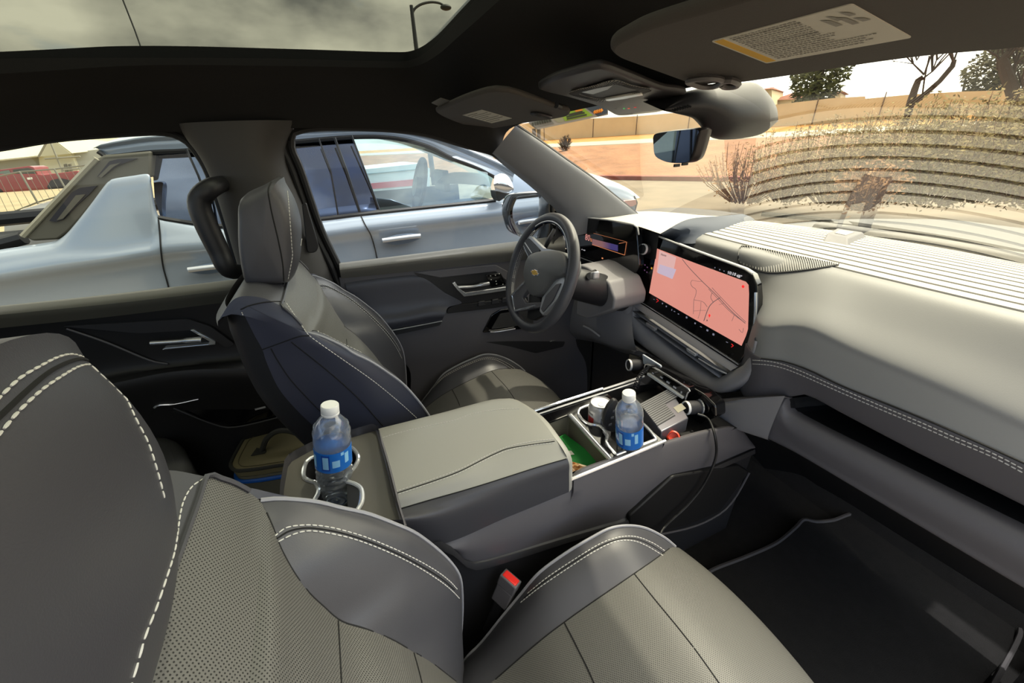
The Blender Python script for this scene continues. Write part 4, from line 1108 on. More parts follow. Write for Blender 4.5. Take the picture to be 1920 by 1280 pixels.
m = M(); m.tube([WP(*Z2(*p), .006) for p in [(298, 765), (180, 885), (210, 1018), (378, 975)]], .0042, 8); m.build('spoke_trim', CHR, s3)
s4 = spoke('spoke', [(330, 870), (420, 850), (440, 1060), (370, 1100), (310, 1080)], PLBB, -.01, .012)
# emblem: flat-sided cross in gold with a bright rim
ec = WP(*Z2(372, 688), .0335)
def emb(sc_, h, name, mt):
    w_, hh, q, sl_ = .021 * sc_, .0085 * sc_, .0075 * sc_, .0035 * sc_
    pts = [(-w_, -hh * .45), (-q - sl_, -hh * .45), (-q - sl_ * .6, -hh), (q - sl_ * .2, -hh), (q + sl_ * .2, -hh * .45), (w_, -hh * .45), (w_ + sl_, hh * .45), (q + sl_ * 1.2, hh * .45), (q + sl_ * 1.4, hh), (-q + sl_ * .3, hh), (-q, hh * .45), (-w_ + sl_, hh * .45)]
    m = M(); m.prism([ec + wu * x + wv * y + wn * h for x, y in pts], wn * -.008); return m.build(name, mt, sw_, smooth=False)
eo = emb(1.12, -.001, 'emblem', CHR); e2 = emb(.92, .0006, 'emblem_face', mat('gold', (226, 178, 70), .3, metal=.4)); e2.parent = eo
col = M(); col.lathe([(.035, .0), (.040, -.03), (.050, -.06), (.056, -.16), (.06, -.36)], wc - wn * .02, wn, 24, ref=(0, 1, 0)); col.build('column_cover', PLB, sw_)
m = M(); m.prism(rounded(LX([(1085, 495), (1100, 500), (1140, 528), (1152, 560), (1150, 580), (1100, 598), (1080, 590)], .80), .012), (.14, 0, 0)); m.build('column_shroud', STK, sw_, bevel=.01)
stalk = M(); s0, s1_ = Xp(1098, 518, .74), Xp(1120, 516, .70)
stalk.tube([s0 + Vector((.06, .03, 0)), s0, s0.lerp(s1_, .4)], [.008, .009, .012], 10); stalk.build('gear_stalk', PLBB, sw_)
m = M(); dv = (s1_ - s0).normalized(); m.box(s0.lerp(s1_, .8), (.034, .022, .026), Matrix((dv, Vector((0, 0, 1)).cross(dv).normalized(), Vector((0, 0, 1)))).transposed()); m.build('stalk_knob', SAT, sw_, bevel=.006)
m = M(); m.tube(cr([Xp(1020, 470, .72), Xp(1028, 452, .72), Xp(1040, 430, .75)], 8), [.006, .008, .008, .009, .009, .009, .008, .008], 8); m.build('turn_stalk', PLB, sw_)
# ------------------------------------------------------------------ centre console
con = thing('center_console', (.35, .66, -1.2), 'grey centre console with padded armrest lid and gloss black tray', 'console')
ZT = -.68
def plate_holes(name, outer, holes, z, depth, mt, parent, wallm=None, floors=True):
    """flat top with openings, plus one well per opening"""
    import bmesh
    bm = bmesh.new()
    es = []
    for loop in [outer] + holes:
        vs = [bm.verts.new((p.x, p.y, z)) for p in loop]
        for i in range(len(vs)): es.append(bm.edges.new((vs[i], vs[(i + 1) % len(vs)])))
    bmesh.ops.triangle_fill(bm, use_beauty=True, use_dissolve=False, edges=es)
    bm.verts.index_update()
    m = M(); m.add([v.co for v in bm.verts], [tuple(v.index for v in f.verts) for f in bm.faces])
    for f in range(len(m.f)):
        a, b, c = [m.v[i] for i in m.f[f][:3]]
        if (b - a).cross(c - a).z < 0: m.f[f] = m.f[f][::-1]
    bm.free()
    return m.build(name, mt, parent, smooth=False)
def well(name, loop, z, depth, mt, parent, taper=.92):
    c = sum(loop, Vector()) / len(loop)
    lo = [Vector((c.x + (p.x - c.x) * taper, c.y + (p.y - c.y) * taper, z - depth)) for p in loop]
    n = len(loop)
    m = M(); m.add([Vector((p.x, p.y, z)) for p in loop] + lo, [(i, (i + 1) % n, (i + 1) % n + n, i + n) for i in range(n)] + [tuple(range(n, 2 * n))])
    return m.build(name, mt, parent, smooth=True)
YR, YL = .532, .792
binl = rounded(LZ([(1012, 800), (1066, 778), (1146, 862), (1074, 902)], ZT), .008)
cupl = cr(LZ([(1084, 772), (1094, 764), (1125, 757), (1150, 764), (1185, 783), (1206, 796), (1226, 818), (1232, 834), (1206, 847), (1166, 859), (1149, 846), (1137, 830), (1138, 816), (1124, 799), (1104, 796), (1090, 786)], ZT), 48, closed=True)[:-1]
# keep the wells clear of the side rails
outer = [Vector((-.02, YR + .006, 0)), Vector((.62, YR + .006, 0)), Vector((.62, YL - .006, 0)), Vector((-.02, YL - .006, 0))]
def cl(l): return [Vector((p.x, min(max(p.y, YR + .016), YL - .016), p.z)) for p in l]
binl, cupl = cl(binl), cl(cupl)
plate_holes('tray_top', outer, [binl, cupl], ZT, 0, GLO, con)
well('storage_bin', binl, ZT, .07, mat('bin lining', (110, 106, 96), .7), con, .97)
well('cup_well', cupl, ZT, .075, PLB, con, .94)
m = M(); m.tube([p + Vector((0, 0, .002)) for p in cupl], .0042, 8, closed=True); m.build('cup_bezel', CHR, con)
m = M(); m.tube([p + Vector((0, 0, .001)) for p in binl], .0028, 6, closed=True); m.build('bin_bezel', GLO, con)
d0, d1 = Zp(1070, 779, ZT + .006), Zp(1145, 862, ZT + .006)
m = M(); m.tube([d0, d1], .007, 10); m.build('bin_divider', CHR, con)
# front tray is lower and open
m = M(); m.loft([[Vector((.62, YR, ZT)), Vector((.62, YL, ZT))], [Vector((.63, YR, ZT - .055)), Vector((.63, YL, ZT - .055))], [Vector((.93, YR, ZT - .06)), Vector((.93, YL, ZT - .06))]], 8, 13); m.build('front_tray', PLBB, con, smooth=False)
for y in (YR, YL): M().tube([Vector((x, y, ZT + .004)) for x in (.33, .4, .5, .62)], .0045, 8).build('chrome_rail', CHR, con)
m = M(); m.tube([Vector((x, YL - .018, ZT + .003)) for x in (-.02, .3, .62, .74)], .0025, 6); m.tube([Vector((x, YL, ZT + .0)) for x in (.62, .7, .78)], .004, 6); m.build('inner_rail', SAT, con)
# right flank
tp = [Vector((-.2, .540, -.60))] + LY([(748, 978), (800, 1004), (825, 1018), (950, 968), (1064, 924)], .536) + [Vector((.36, .533, ZT + .002)), Vector((.45, .533, ZT + .002))] + LY([(1214, 846), (1260, 832), (1330, 812), (1385, 806), (1412, 832)], .533)
lw = [Vector((-.2, .528, -.80))] + LY([(800, 1020), (880, 1052), (926, 1045), (1050, 1007), (1127, 984), (1177, 968), (1211, 934), (1245, 914), (1328, 876), (1411, 840)], .528)
n = 44
tpc, lwc = cr(tp, n), cr(lw, n)
m = M().loft([[p + Vector((0, .014, .002)) for p in tpc], tpc, [p.lerp(q, .5) + Vector((0, -.008, 0)) for p, q in zip(tpc, lwc)], lwc], n, 19, byindex=True)
m.build('side_panel', PLA, con)
ledge = [p + Vector((0, -.012, -.012)) for p in lwc]
lo2 = [Vector((p.x, .525, p.z - .03)) for p in lwc]
m = M().loft([lwc, ledge, lo2, [Vector((p.x, .535, -1.24)) for p in lwc]], n, 16, byindex=True)
m.build('lower_flank', PLB, con)
m = M().loft([[Vector((p.x, YL + .004, p.z)) for p in tpc], [Vector((p.x, YL + .006, -1.24)) for p in tpc]], n, 4, byindex=True); m.build('side_panel', PLB, con)
pk = M(); pk.prism(rounded(LY([(1180, 968), (1262, 893), (1385, 872), (1405, 884), (1350, 960), (1290, 985), (1180, 1010)], .515), .01), (0, .02, 0)); pk.build('side_pocket', PLBB, con, bevel=.004)
m = M(); m.tube(cr(LY([(1405, 886), (1375, 938), (1345, 966), (1290, 990), (1180, 1012)], .512), 20), .0028, 6); m.build('pocket_rim', PLA, con)
# armrest
ZA = -.578
rA = LZ([(708, 806), (830, 775), (920, 751), (958, 747)], ZA - .004)
rB = LZ([(722, 866), (850, 828), (940, 800), (1006, 778)], ZA + .004)
rC = LZ([(737, 924), (860, 884), (930, 849), (1040, 820)], ZA)
rD = LZ([(746, 955), (860, 922), (960, 891), (1064, 859)], ZA - .020)
rE = LY([(756, 990), (825, 1020), (950, 970), (1067, 922)], .527)
rE0 = LY([(750, 975), (842, 966), (955, 930), (1067, 892)], .522)
rA2 = [p + Vector((0, .012, -.03)) for p in rA]; rA3 = [p + Vector((0, .012, -.10)) for p in rA]
n = 30
cur = [cr(c, n) for c in (rA3, rA2, rA, rB, rC, rD, rE0, rE)]
arm = M().loft(cur[:6], n, 40, byindex=True)
arms = M().loft([cur[5], [p.lerp(q, .25) + Vector((0, -.006, -.002)) for p, q in zip(cur[5], cur[6])], cur[6], cur[7]], n, 19, byindex=True)
cap = M()
def capend(i, dx):
    e = [c[i] for c in cur]
    c0 = sum(e, Vector()) / len(e)
    E1 = [p.lerp(c0, .05) + Vector((dx * .8, 0, -.002)) for p in e]; E2 = [p.lerp(c0, .18) + Vector((dx * 1.2, 0, -.006)) for p in e]; E3 = [p.lerp(c0, .9) + Vector((dx * 1.3, 0, -.01)) for p in e]
    cap.loft([e, E1, E2, E3], 24, 13, byindex=True)
capend(-1, .014); capend(0, -.006)
av = M(); av.add(arm.v, arm.f, [arm.uv.get(i, (0, 0)) for i in range(len(arm.v))]); av.add(cap.v, cap.f)
ARML = mat('lit armrest leather', (164, 163, 156), .42, bump=(900, .12, 2, .001))  # top leather lightened to paint in the light falling on it
ao = av.build('armrest_lid', ARML, con)
arms.build('armrest_side', LEA, con)
av.add(arms.v, arms.f)
AT = av.bvh()
st = M()
for dy in (0, 7):
    for l in ([(735, 923 + dy), (808, 899 + dy), (860, 880 + dy), (900, 860 + dy), (929, 846 + dy), (960, 835 + dy), (1000, 827 + dy), (1040, 823 + dy)], [(712, 822 + dy), (740, 813 + dy), (800, 799 + dy), (850, 788 + dy), (885, 776 + dy), (930, 768 + dy), (975, 766 + dy)]):
        if dy and l[0][0] == 712: continue
        row(drape(AT, l, .0008, 60), .0045, .002, .0008, ao)
m = M(); m.tube(drape(AT, [(746, 955), (803, 938), (860, 922), (910, 907), (960, 891), (1010, 875), (1062, 860)], .0003, 40), .0012, 5); m.tube(drape(AT, [(735, 927), (808, 903), (860, 884), (900, 864), (929, 850), (960, 839), (1040, 827)], .0003, 40), .001, 5); m.build('seam', SEAM, ao)
# rear deck with the second pair of cup holders
ZD = -.56
deck = rounded(LZ([(541, 868), (592, 840), (703, 807), (712, 812), (742, 945), (760, 990), (530, 990), (532, 920)], ZD), .012)
c1 = cr(LZ([(594, 855), (577, 863), (570, 880), (570, 895), (580, 902), (592, 905), (598, 922), (590, 940), (600, 965), (655, 970), (672, 955), (678, 930), (674, 912), (655, 905), (648, 898), (650, 890), (662, 880), (672, 862), (668, 848), (655, 838), (630, 840)], ZD), 48, closed=True)[:-1]
plate_holes('rear_deck', deck, [c1], ZD, 0, mat('rear deck plastic', (92, 89, 84), .6, bump=(1500, .25, 2, .001)), con)
well('rear_cup_well', c1, ZD, .075, PLBB, con, .93)
m = M(); m.tube([p + Vector((0, 0, .001)) for p in c1], .0042, 8, closed=True); m.build('rear_cup_bezel', CHR, con)
n = len(deck)
m = M(); m.loft([deck + [deck[0]], [p + Vector((0, 0, -.02)) for p in deck + [deck[0]]], [p + Vector((0, 0, -.5)) for p in deck + [deck[0]]]], 60, 7); m.build('rear_block', PLA, con)
m = M(); m.prism(rounded(LZ([(650, 902), (664, 906), (676, 915), (677, 940), (668, 958), (652, 958)], ZD + .003), .003), (0, 0, -.05)); m.build('cup_clip', PLBB, con, bevel=.002)
m = M(); m.tube(cr(LZ([(651, 903), (667, 908), (678, 918), (679, 940), (670, 956)], ZD + .003), 14), .004, 8); m.build('clip_trim', SAT, con)
m = M().loft([LZ([(704, 806), (722, 868), (742, 946), (752, 985)], ZD + .004), LZ([(711, 806), (730, 868), (750, 946), (762, 985)], ZD + .004), LZ([(711, 806), (730, 868), (750, 946), (762, 985)], ZD - .05)], 16, 8); m.build('deck_ridge', PLA, con)
# climate control row under the vents
CX = .78
cc = thing('climate_controls', tuple(Xp(1240, 740, CX + .02)), 'gloss black climate control strip with two knurled knobs under the vents', 'control panel')
pn = LX([(1179, 661), (1200, 668), (1237, 690), (1290, 722), (1318, 738), (1341, 760), (1342, 782), (1312, 795), (1286, 772), (1216, 705), (1186, 700), (1176, 680)], CX + .035)
m = M(); m.prism(rounded(pn, .008), (.04, 0, 0)); m.build('control_panel', GLO, cc, bevel=.004)
m = M(); m.prism(rounded(LX([(1204, 664), (1238, 685), (1241, 699), (1206, 682)], CX + .0335), .003), (.006, 0, 0)); m.build('display_window', mat('pale display', (200, 208, 220), .25), cc, bevel=.001)
kb = LX([(1207, 690), (1218, 686), (1288, 728), (1289, 733), (1284, 748), (1214, 703)], CX + .01)
m = M(); m.prism(rounded(kb, .004), (.03, 0, 0)); ko = m.build('key_row', GLO, cc, bevel=.002)
m = M(); m.tube(cr(LX([(1208, 689), (1218, 684), (1289, 727), (1290, 734), (1285, 749)], CX + .008), 20), .0022, 6); m.build('key_row_trim', CHR, ko)
m = M(); m.prism(LX([(1213, 699), (1217, 700), (1280, 744), (1279, 748), (1213, 703)], CX + .003), (.012, 0, 0)); m.build('key_edge', mat('ivory key edge', (248, 246, 238), .4), ko, bevel=.001)
def Z3(x, y): return (1140 + x / 6.4, 640 + y / 6.4)
for x, y, w, h in ((540, 380, 40, 18), (640, 430, 55, 22), (720, 490, 60, 30), (800, 550, 60, 30), (880, 610, 22, 36)):
    m = M(); c = Xp(*Z3(x, y), CX + .008); m.box(c, (.002, w / 6.4 * .0011, h / 6.4 * .0011)); m.build('key_symbol', mat('key symbol', (210, 210, 214), .4) if 'ksym' not in globals() else ksym, ko, smooth=False)
    ksym = bpy.data.materials['key symbol']
KN = mat('knurled rubber', (46, 46, 50), .6, bump=(400, .5, 1, .001))
for (x, y), nm in (((1184, 684), 'fan_knob'), ((1292, 764), 'temperature_knob')):
    c = Xp(x, y, CX); ax = Vector((-1, .25, .12)).normalized()
    m = M().lathe([(.015, -.035), (.0165, -.03), (.019, -.02), (.0195, .006), (.018, .010)], c, ax, 30); o = m.build(nm, KN, cc)
    m = M().lathe([(.0190, .004), (.0200, .008), (.0185, .0125), (.016, .012), (.0152, .009)], c, ax, 30); m.build('knob_ring', RING, o)
    m = M().lathe([(.0155, .0095), (.008, .006), (.001, .006)], c, ax, 24); m.build('knob_face', PLBB, o)
    if nm == 'temperature_knob':
        m = M().lathe([(.021, -.034), (.023, -.032), (.021, -.030)], c, ax, 30); m.build('knob_collar', CHR, o)
# ------------------------------------------------------------------ visors, overhead console, mirrors
VN = Vector((.154, 0, 1)); VD = .131
def VP(px, py, d=0): return PP(px, py, VN, VD + d)
VIS = mat('visor cloth', (74, 70, 66), .85, bump=(1100, .35, 2, .001))
LAB = mat('printed label', (200, 198, 186), .8)
LABY = mat('yellow warning strip', (214, 170, 70), .8)
TXT = mat('label print', (120, 118, 112), .9)
v = thing('sun_visor', tuple(VP(1030, 215)), 'dark driver sun visor with small white label above the driver window', 'sun visor', 'front sun visors')
ol = [(818, 211), (830, 203), (862, 189), (901, 176), (930, 171), (964, 175), (1006, 189), (1045, 203), (1066, 208), (1069, 213), (1062, 219), (1030, 225), (997, 229), (945, 238), (917, 241), (882, 237), (847, 226)]
m = M(); m.prism([p for p in cr([VP(*q) for q in ol], 60, closed=True)[:-1]], (0, 0, .010)); m.build('visor_panel', VIS, v, bevel=.006)
lb = M(); lb.prism([VP(*p, -.0006) for p in [(867, 216), (903, 206), (960, 222), (922, 231)]], (0, 0, .0006)); lo_ = lb.build('warning_label', LAB, v, smooth=False)
tx = M()
for k in range(7):
    t = (k + 1) / 8
    a = VP(867 + (922 - 867) * t, 216 + 15 * t, -.0009); b = VP(903 + (960 - 903) * t, 206 + 16 * t, -.0009)
    a, b = a.lerp(b, .1), a.lerp(b, .92 if k % 3 else .6)
    tx.tube([a, b], .0006, 4)
tx.build('label_print', TXT, lo_)
m = M(); m.tube(cr([VP(*p, -.004) for p in [(996, 213), (1010, 212), (1034, 219), (1012, 217), (998, 214)]], 20), .003, 6); m.build('visor_clip', PLB, v)
m = M(); m.tube([VP(1043, 197, .004), VP(1050, 200, .004)], .006, 8); m.build('visor_hinge', PLBB, v)
v = thing('sun_visor', tuple(VP(1400, 120)), 'large dark passenger sun visor with a long printed airbag label at top right', 'sun visor', 'front sun visors')
ol = [(1142, 96), (1149, 84), (1202, 56), (1262, 38), (1334, 18), (1420, -8), (1560, -50), (1990, -190), (2080, -120), (2080, 68), (1920, 92), (1740, 106), (1627, 121), (1484, 143), (1384, 157), (1320, 158), (1290, 157), (1265, 148), (1159, 110)]
P = [VP(*q) for q in ol]
m = M(); m.prism(rounded(P, .02), (0, 0, .012)); m.build('visor_panel', VIS, v, bevel=.005)
quad = [(1333, 78), (1597, 8), (1710, 71), (1437, 119)]
lb = M(); lb.prism(rounded([VP(*p, -.0007) for p in quad], .003), (0, 0, .0007)); lo_ = lb.build('warning_label', LAB, v, smooth=False)
def Q(u, w, d=-.001):
    a = [quad[0][i] + (quad[1][i] - quad[0][i]) * u for i in (0, 1)]; b = [quad[3][i] + (quad[2][i] - quad[3][i]) * u for i in (0, 1)]
    return VP(a[0] + (b[0] - a[0]) * w, a[1] + (b[1] - a[1]) * w, d)
m = M(); m.prism([Q(.012, .03), Q(.075, .03), Q(.075, .97), Q(.012, .97)], (0, 0, .0003)); m.build('yellow_strip', LABY, lo_, smooth=False)
tx = M()
for k in range(17):
    w = .06 + k * .053
    big = k in (1, 7)
    tx_end = .55 + .35 * random.random() if not big else .62
    if w < .5: tx_end = min(tx_end, .58)
    u = .11
    while u < tx_end:
        du = .012 + .02 * random.random()
        tx.add([Q(u, w - (.013 if big else .008), -.0012), Q(u + du, w - (.013 if big else .008), -.0012), Q(u + du, w + (.013 if big else .008), -.0012), Q(u, w + (.013 if big else .008), -.0012)], [(0, 1, 2, 3)])
        u += du + .007
tx.build('label_print', TXT, lo_, smooth=False)
pc = M()
for u0, w0, du, dw in ((.70, .18, .05, .22), (.76, .12, .04, .16), (.80, .2, .05, .24), (.86, .10, .05, .14), (.88, .3, .06, .12)):
    pc.add([Q(u0, w0, -.0013), Q(u0 + du, w0 + .05, -.0013), Q(u0 + du + .02, w0 + dw, -.0013), Q(u0 + .02, w0 + dw, -.0013)], [(0, 1, 2, 3)])
pc.build('label_picture', mat('label picture grey', (150, 148, 140), .9), lo_, smooth=False)
m = M(); m.tube(cr([VP(*p, -.005) for p in [(1289, 153), (1310, 148), (1340, 147), (1356, 152), (1340, 162), (1318, 163), (1300, 158)]], 24, closed=True)[:-1], .0032, 6, closed=True); m.tube(cr([VP(*p, -.005) for p in [(1356, 152), (1372, 151), (1385, 157), (1378, 162), (1360, 163), (1352, 159)]], 16), .0035, 6); m.build('visor_clip', mat('clip grey', (96, 94, 94), .45), v)
# small tag on the headliner
t = M(); t.prism([p + Vector((0, 0, -.004)) for p in [VP(*q, .012) for q in [(809, 190), (826, 181), (843, 186), (826, 197)]]], (0, 0, .002))
tag(t.build('headliner_tag', mat('grey cloth tag', (110, 108, 104), .9), smooth=False), 'small grey tag on the headliner beside the driver visor', 'tag')
# overhead console
ON = Vector((.10, 0, 1)); OD = .128
def OP(px, py, d=0): return PP(px, py, ON, OD + d)
oc = thing('overhead_console', tuple(OP(1140, 175)), 'dark overhead console with map lamp and ribbed light frame between the visors', 'overhead console')
ol = [(1009, 165), (1037, 150), (1070, 140), (1105, 131), (1130, 128), (1180, 145), (1240, 168), (1282, 175), (1280, 188), (1246, 208), (1200, 214), (1160, 217), (1142, 210), (1128, 202), (1069, 184), (1020, 172)]
OC_ = mat('console grey', (62, 60, 62), .5, bump=(1200, .15, 2, .001))
m = M(); m.prism(cr([OP(*p) for p in ol], 70, closed=True)[:-1], (0, 0, .012)); m.build('console_shell', OC_, oc, bevel=.006)
fr_o = [(1067, 174), (1110, 161), (1152, 150), (1186, 160), (1221, 169), (1175, 182), (1128, 190), (1098, 184)]
fr_i = [(1086, 175), (1116, 165.5), (1150, 157), (1180, 164), (1198, 170), (1165, 179), (1126, 185), (1102, 181)]
A, B = cr([OP(*p, -.003) for p in fr_o], 81, closed=True), cr([OP(*p, -.003) for p in fr_i], 81, closed=True)
m = M(); m.loft([A, B], 81, 3, byindex=True); fo_ = m.build('lamp_frame', mat('frame grey', (190, 186, 176), .5), oc, smooth=False)
rb = M()
for i in range(0, 80, 1):
    rb.tube([A[i] + Vector((0, 0, -.001)), B[i] + Vector((0, 0, -.001))], .0008, 4)
rb.build('frame_ribs', PLB, fo_)
m = M(); m.prism([OP(*p, -.002) for p in fr_i], (0, 0, .002)); m.build('lamp_recess', PLBB, oc, smooth=False)
m = M(); m.prism([OP(*p, -.005) for p in [(1090, 173), (1118, 166), (1150, 160), (1140, 168), (1112, 177)]], (0, 0, .003)); m.build('lamp_lens', mat('dim lens', (100, 100, 98), .3), oc, bevel=.001)
m = M(); m.prism([OP(*p, -.006) for p in [(1134, 187), (1172, 180), (1203, 175.5), (1206, 179), (1170, 186), (1140, 190)]], (0, 0, .004)); m.build('lamp_lens', mat('clear lens', (215, 215, 205), .15, coat=.4), oc, bevel=.0015)
for x, y, mt, nm in ((1154, 204.5, 'grey symbol', 'lamp_symbol'), (1170, 203, 'lit green', 'status_light'), (1179, 203, 'lit orange red', 'hazard_symbol'), (1191, 201, 'lit red symbol', 'call_symbol')):
    c = OP(x, y, -.0012)
    col_ = {'grey symbol': ((140, 140, 140), None), 'lit green': ((20, 120, 40), (60, 230, 90)), 'lit orange red': ((120, 40, 20), (220, 80, 50)), 'lit red symbol': ((120, 20, 20), (200, 40, 40))}[mt]
    m = M(); m.lathe([(.0028 if nm != 'status_light' else .0018, 0), (.0028 if nm != 'status_light' else .0018, -.001)], c, (0, 0, 1), 10); m.build(nm, mat(mt, col_[0], .5, emit=col_[1], es=.3), oc, smooth=False)
# sensor pod on the glass, with the mirror hanging below it
pod = thing('sensor_pod', tuple(Yp(1350, 210, .66)), 'grey camera pod on the windshield behind the mirror', 'camera pod')
n = 30
top = cr(LY([(1243, 204), (1262, 188), (1290, 172), (1340, 160), (1395, 154), (1412, 157), (1432, 176), (1448, 200), (1454, 224)], .64), n)
bot = cr(LY([(1243, 207), (1268, 213), (1300, 222), (1318, 240), (1334, 258), (1364, 260), (1398, 256), (1422, 249), (1442, 234), (1454, 226)], .64), n)
m1 = [p.lerp(q, .3) + Vector((0, -.045 * math.sin(math.pi * (i + 1) / (n + 1)), 0)) for i, (p, q) in enumerate(zip(top, bot))]
m2 = [p.lerp(q, .75) + Vector((0, -.05 * math.sin(math.pi * (i + 1) / (n + 1)), 0)) for i, (p, q) in enumerate(zip(top, bot))]
bk = [p.lerp(q, .5) + Vector((.02, .08, .02)) for p, q in zip(top, bot)]
POD = mat('pod grey', (46, 45, 47), .5, bump=(1200, .12, 2, .001))
m = M().loft([bk, top, m1, m2, bot, bk], n, 41, byindex=True); m.build('pod_shell', POD, pod)
vm_ = M()
for k in range(7):
    x = 1259 + k * 4.8
    vm_.tube([Yp(x, 206 - k * 1.6, .612), Yp(x + 8, 200 - k * 1.2 + 8, .607)], .0016, 5)
vm_.build('vent_ribs', PLBB, pod)
mr = thing('rearview_mirror', tuple(Yp(1280, 300, .68)), 'rearview mirror with dark glass hanging from the camera pod', 'mirror')
b_ = math.radians(16); MN = Vector((-math.cos(b_), math.sin(b_), -.06)).normalized(); MD = MN.dot(Yp(1266, 275, .68))
gl_ = [(1227, 253), (1245, 248), (1271, 245), (1309, 242.5), (1308, 255), (1304, 272), (1298, 292), (1290, 303), (1262, 305), (1244, 301), (1229, 291), (1226, 270)]
Gp = cr([PP(*p, MN, MD) for p in gl_], 60, closed=True)[:-1]
gc = sum(Gp, Vector()) / len(Gp)
ho = M(); ho.loft([[gc + (p - gc) * .99 for p in Gp + [Gp[0]]], [gc + (p - gc) * 1.035 - MN * .004 for p in Gp + [Gp[0]]], [gc + (p - gc) * 1.04 - MN * .018 for p in Gp + [Gp[0]]], [gc + (p - gc) * .8 - MN * .034 for p in Gp + [Gp[0]]], [gc + (p - gc) * .05 - MN * .036 for p in Gp + [Gp[0]]]], 61, 25, byindex=True)
ho.build('mirror_housing', mat('brown black housing', (44, 38, 38), .35), mr)
m = M(); m.add([p + MN * .0012 for p in Gp], [tuple(range(len(Gp)))]); m.build('mirror_glass', mat('dark mirror glass', (120, 128, 136), .02, metal=1), mr, smooth=False)
m = M(); m.tube([gc - MN * .03, Yp(1334, 246, .655), Yp(1341, 236, .66)], [.009, .008, .012], 10); m.ball(Yp(1340, 238, .66), .016, 8); m.build('mirror_arm', PLBB, mr)
for a_, c_ in ((1269, 310), (1284, 307)):
    m = M(); m.box(PP(a_, c_, MN, MD - .006), (.016, .004, .006)); m.build('mirror_button', PLBB, mr, bevel=.001)
# left door mirror outside
em = thing('door_mirror', tuple(Xp(985, 430, .8)), 'gloss black door mirror with chrome trim outside the driver window', 'mirror')
fo2 = LX([(941, 392), (946, 371), (955, 364), (985, 361), (1022, 361), (1031, 370), (1032, 396), (1030, 445), (1000, 452), (979, 444), (953, 432), (945, 412)], .80)
gi2 = LX([(957, 395), (964, 375), (970, 369), (990, 366), (1010, 365), (1012, 380), (1011, 402), (1009, 440), (990, 446), (974, 438), (960, 415)], .805)
fo2, gi2 = cr(fo2, 49, closed=True), cr(gi2, 49, closed=True)
m = M().loft([[p + Vector((.01, 0, 0)) for p in gi2], [p + Vector((-.004, 0, 0)) for p in gi2], [p.lerp(q, .5) + Vector((-.008, 0, 0)) for p, q in zip(gi2, fo2)], fo2, [p + Vector((.05, 0, .0)) for p in fo2], [p.lerp(sum(fo2, Vector()) / 49, .5) + Vector((.12, 0, 0)) for p in fo2]], 49, 31, byindex=True)
m.build('mirror_shell', GLO, em)
mn2 = Vector((-1, -.12, 0)).normalized()
m = M(); m.add([p + Vector((.004, 0, 0)) for p in gi2[:-1]], [tuple(range(48))]); m.build('mirror_glass', mat('mirror silver', (235, 238, 240), .02, metal=1), em, smooth=False)
m = M(); m.box(Xp(1040, 425, .86), (.09, .12, .05)); m.build('mirror_arm', PLBB, em, bevel=.015)
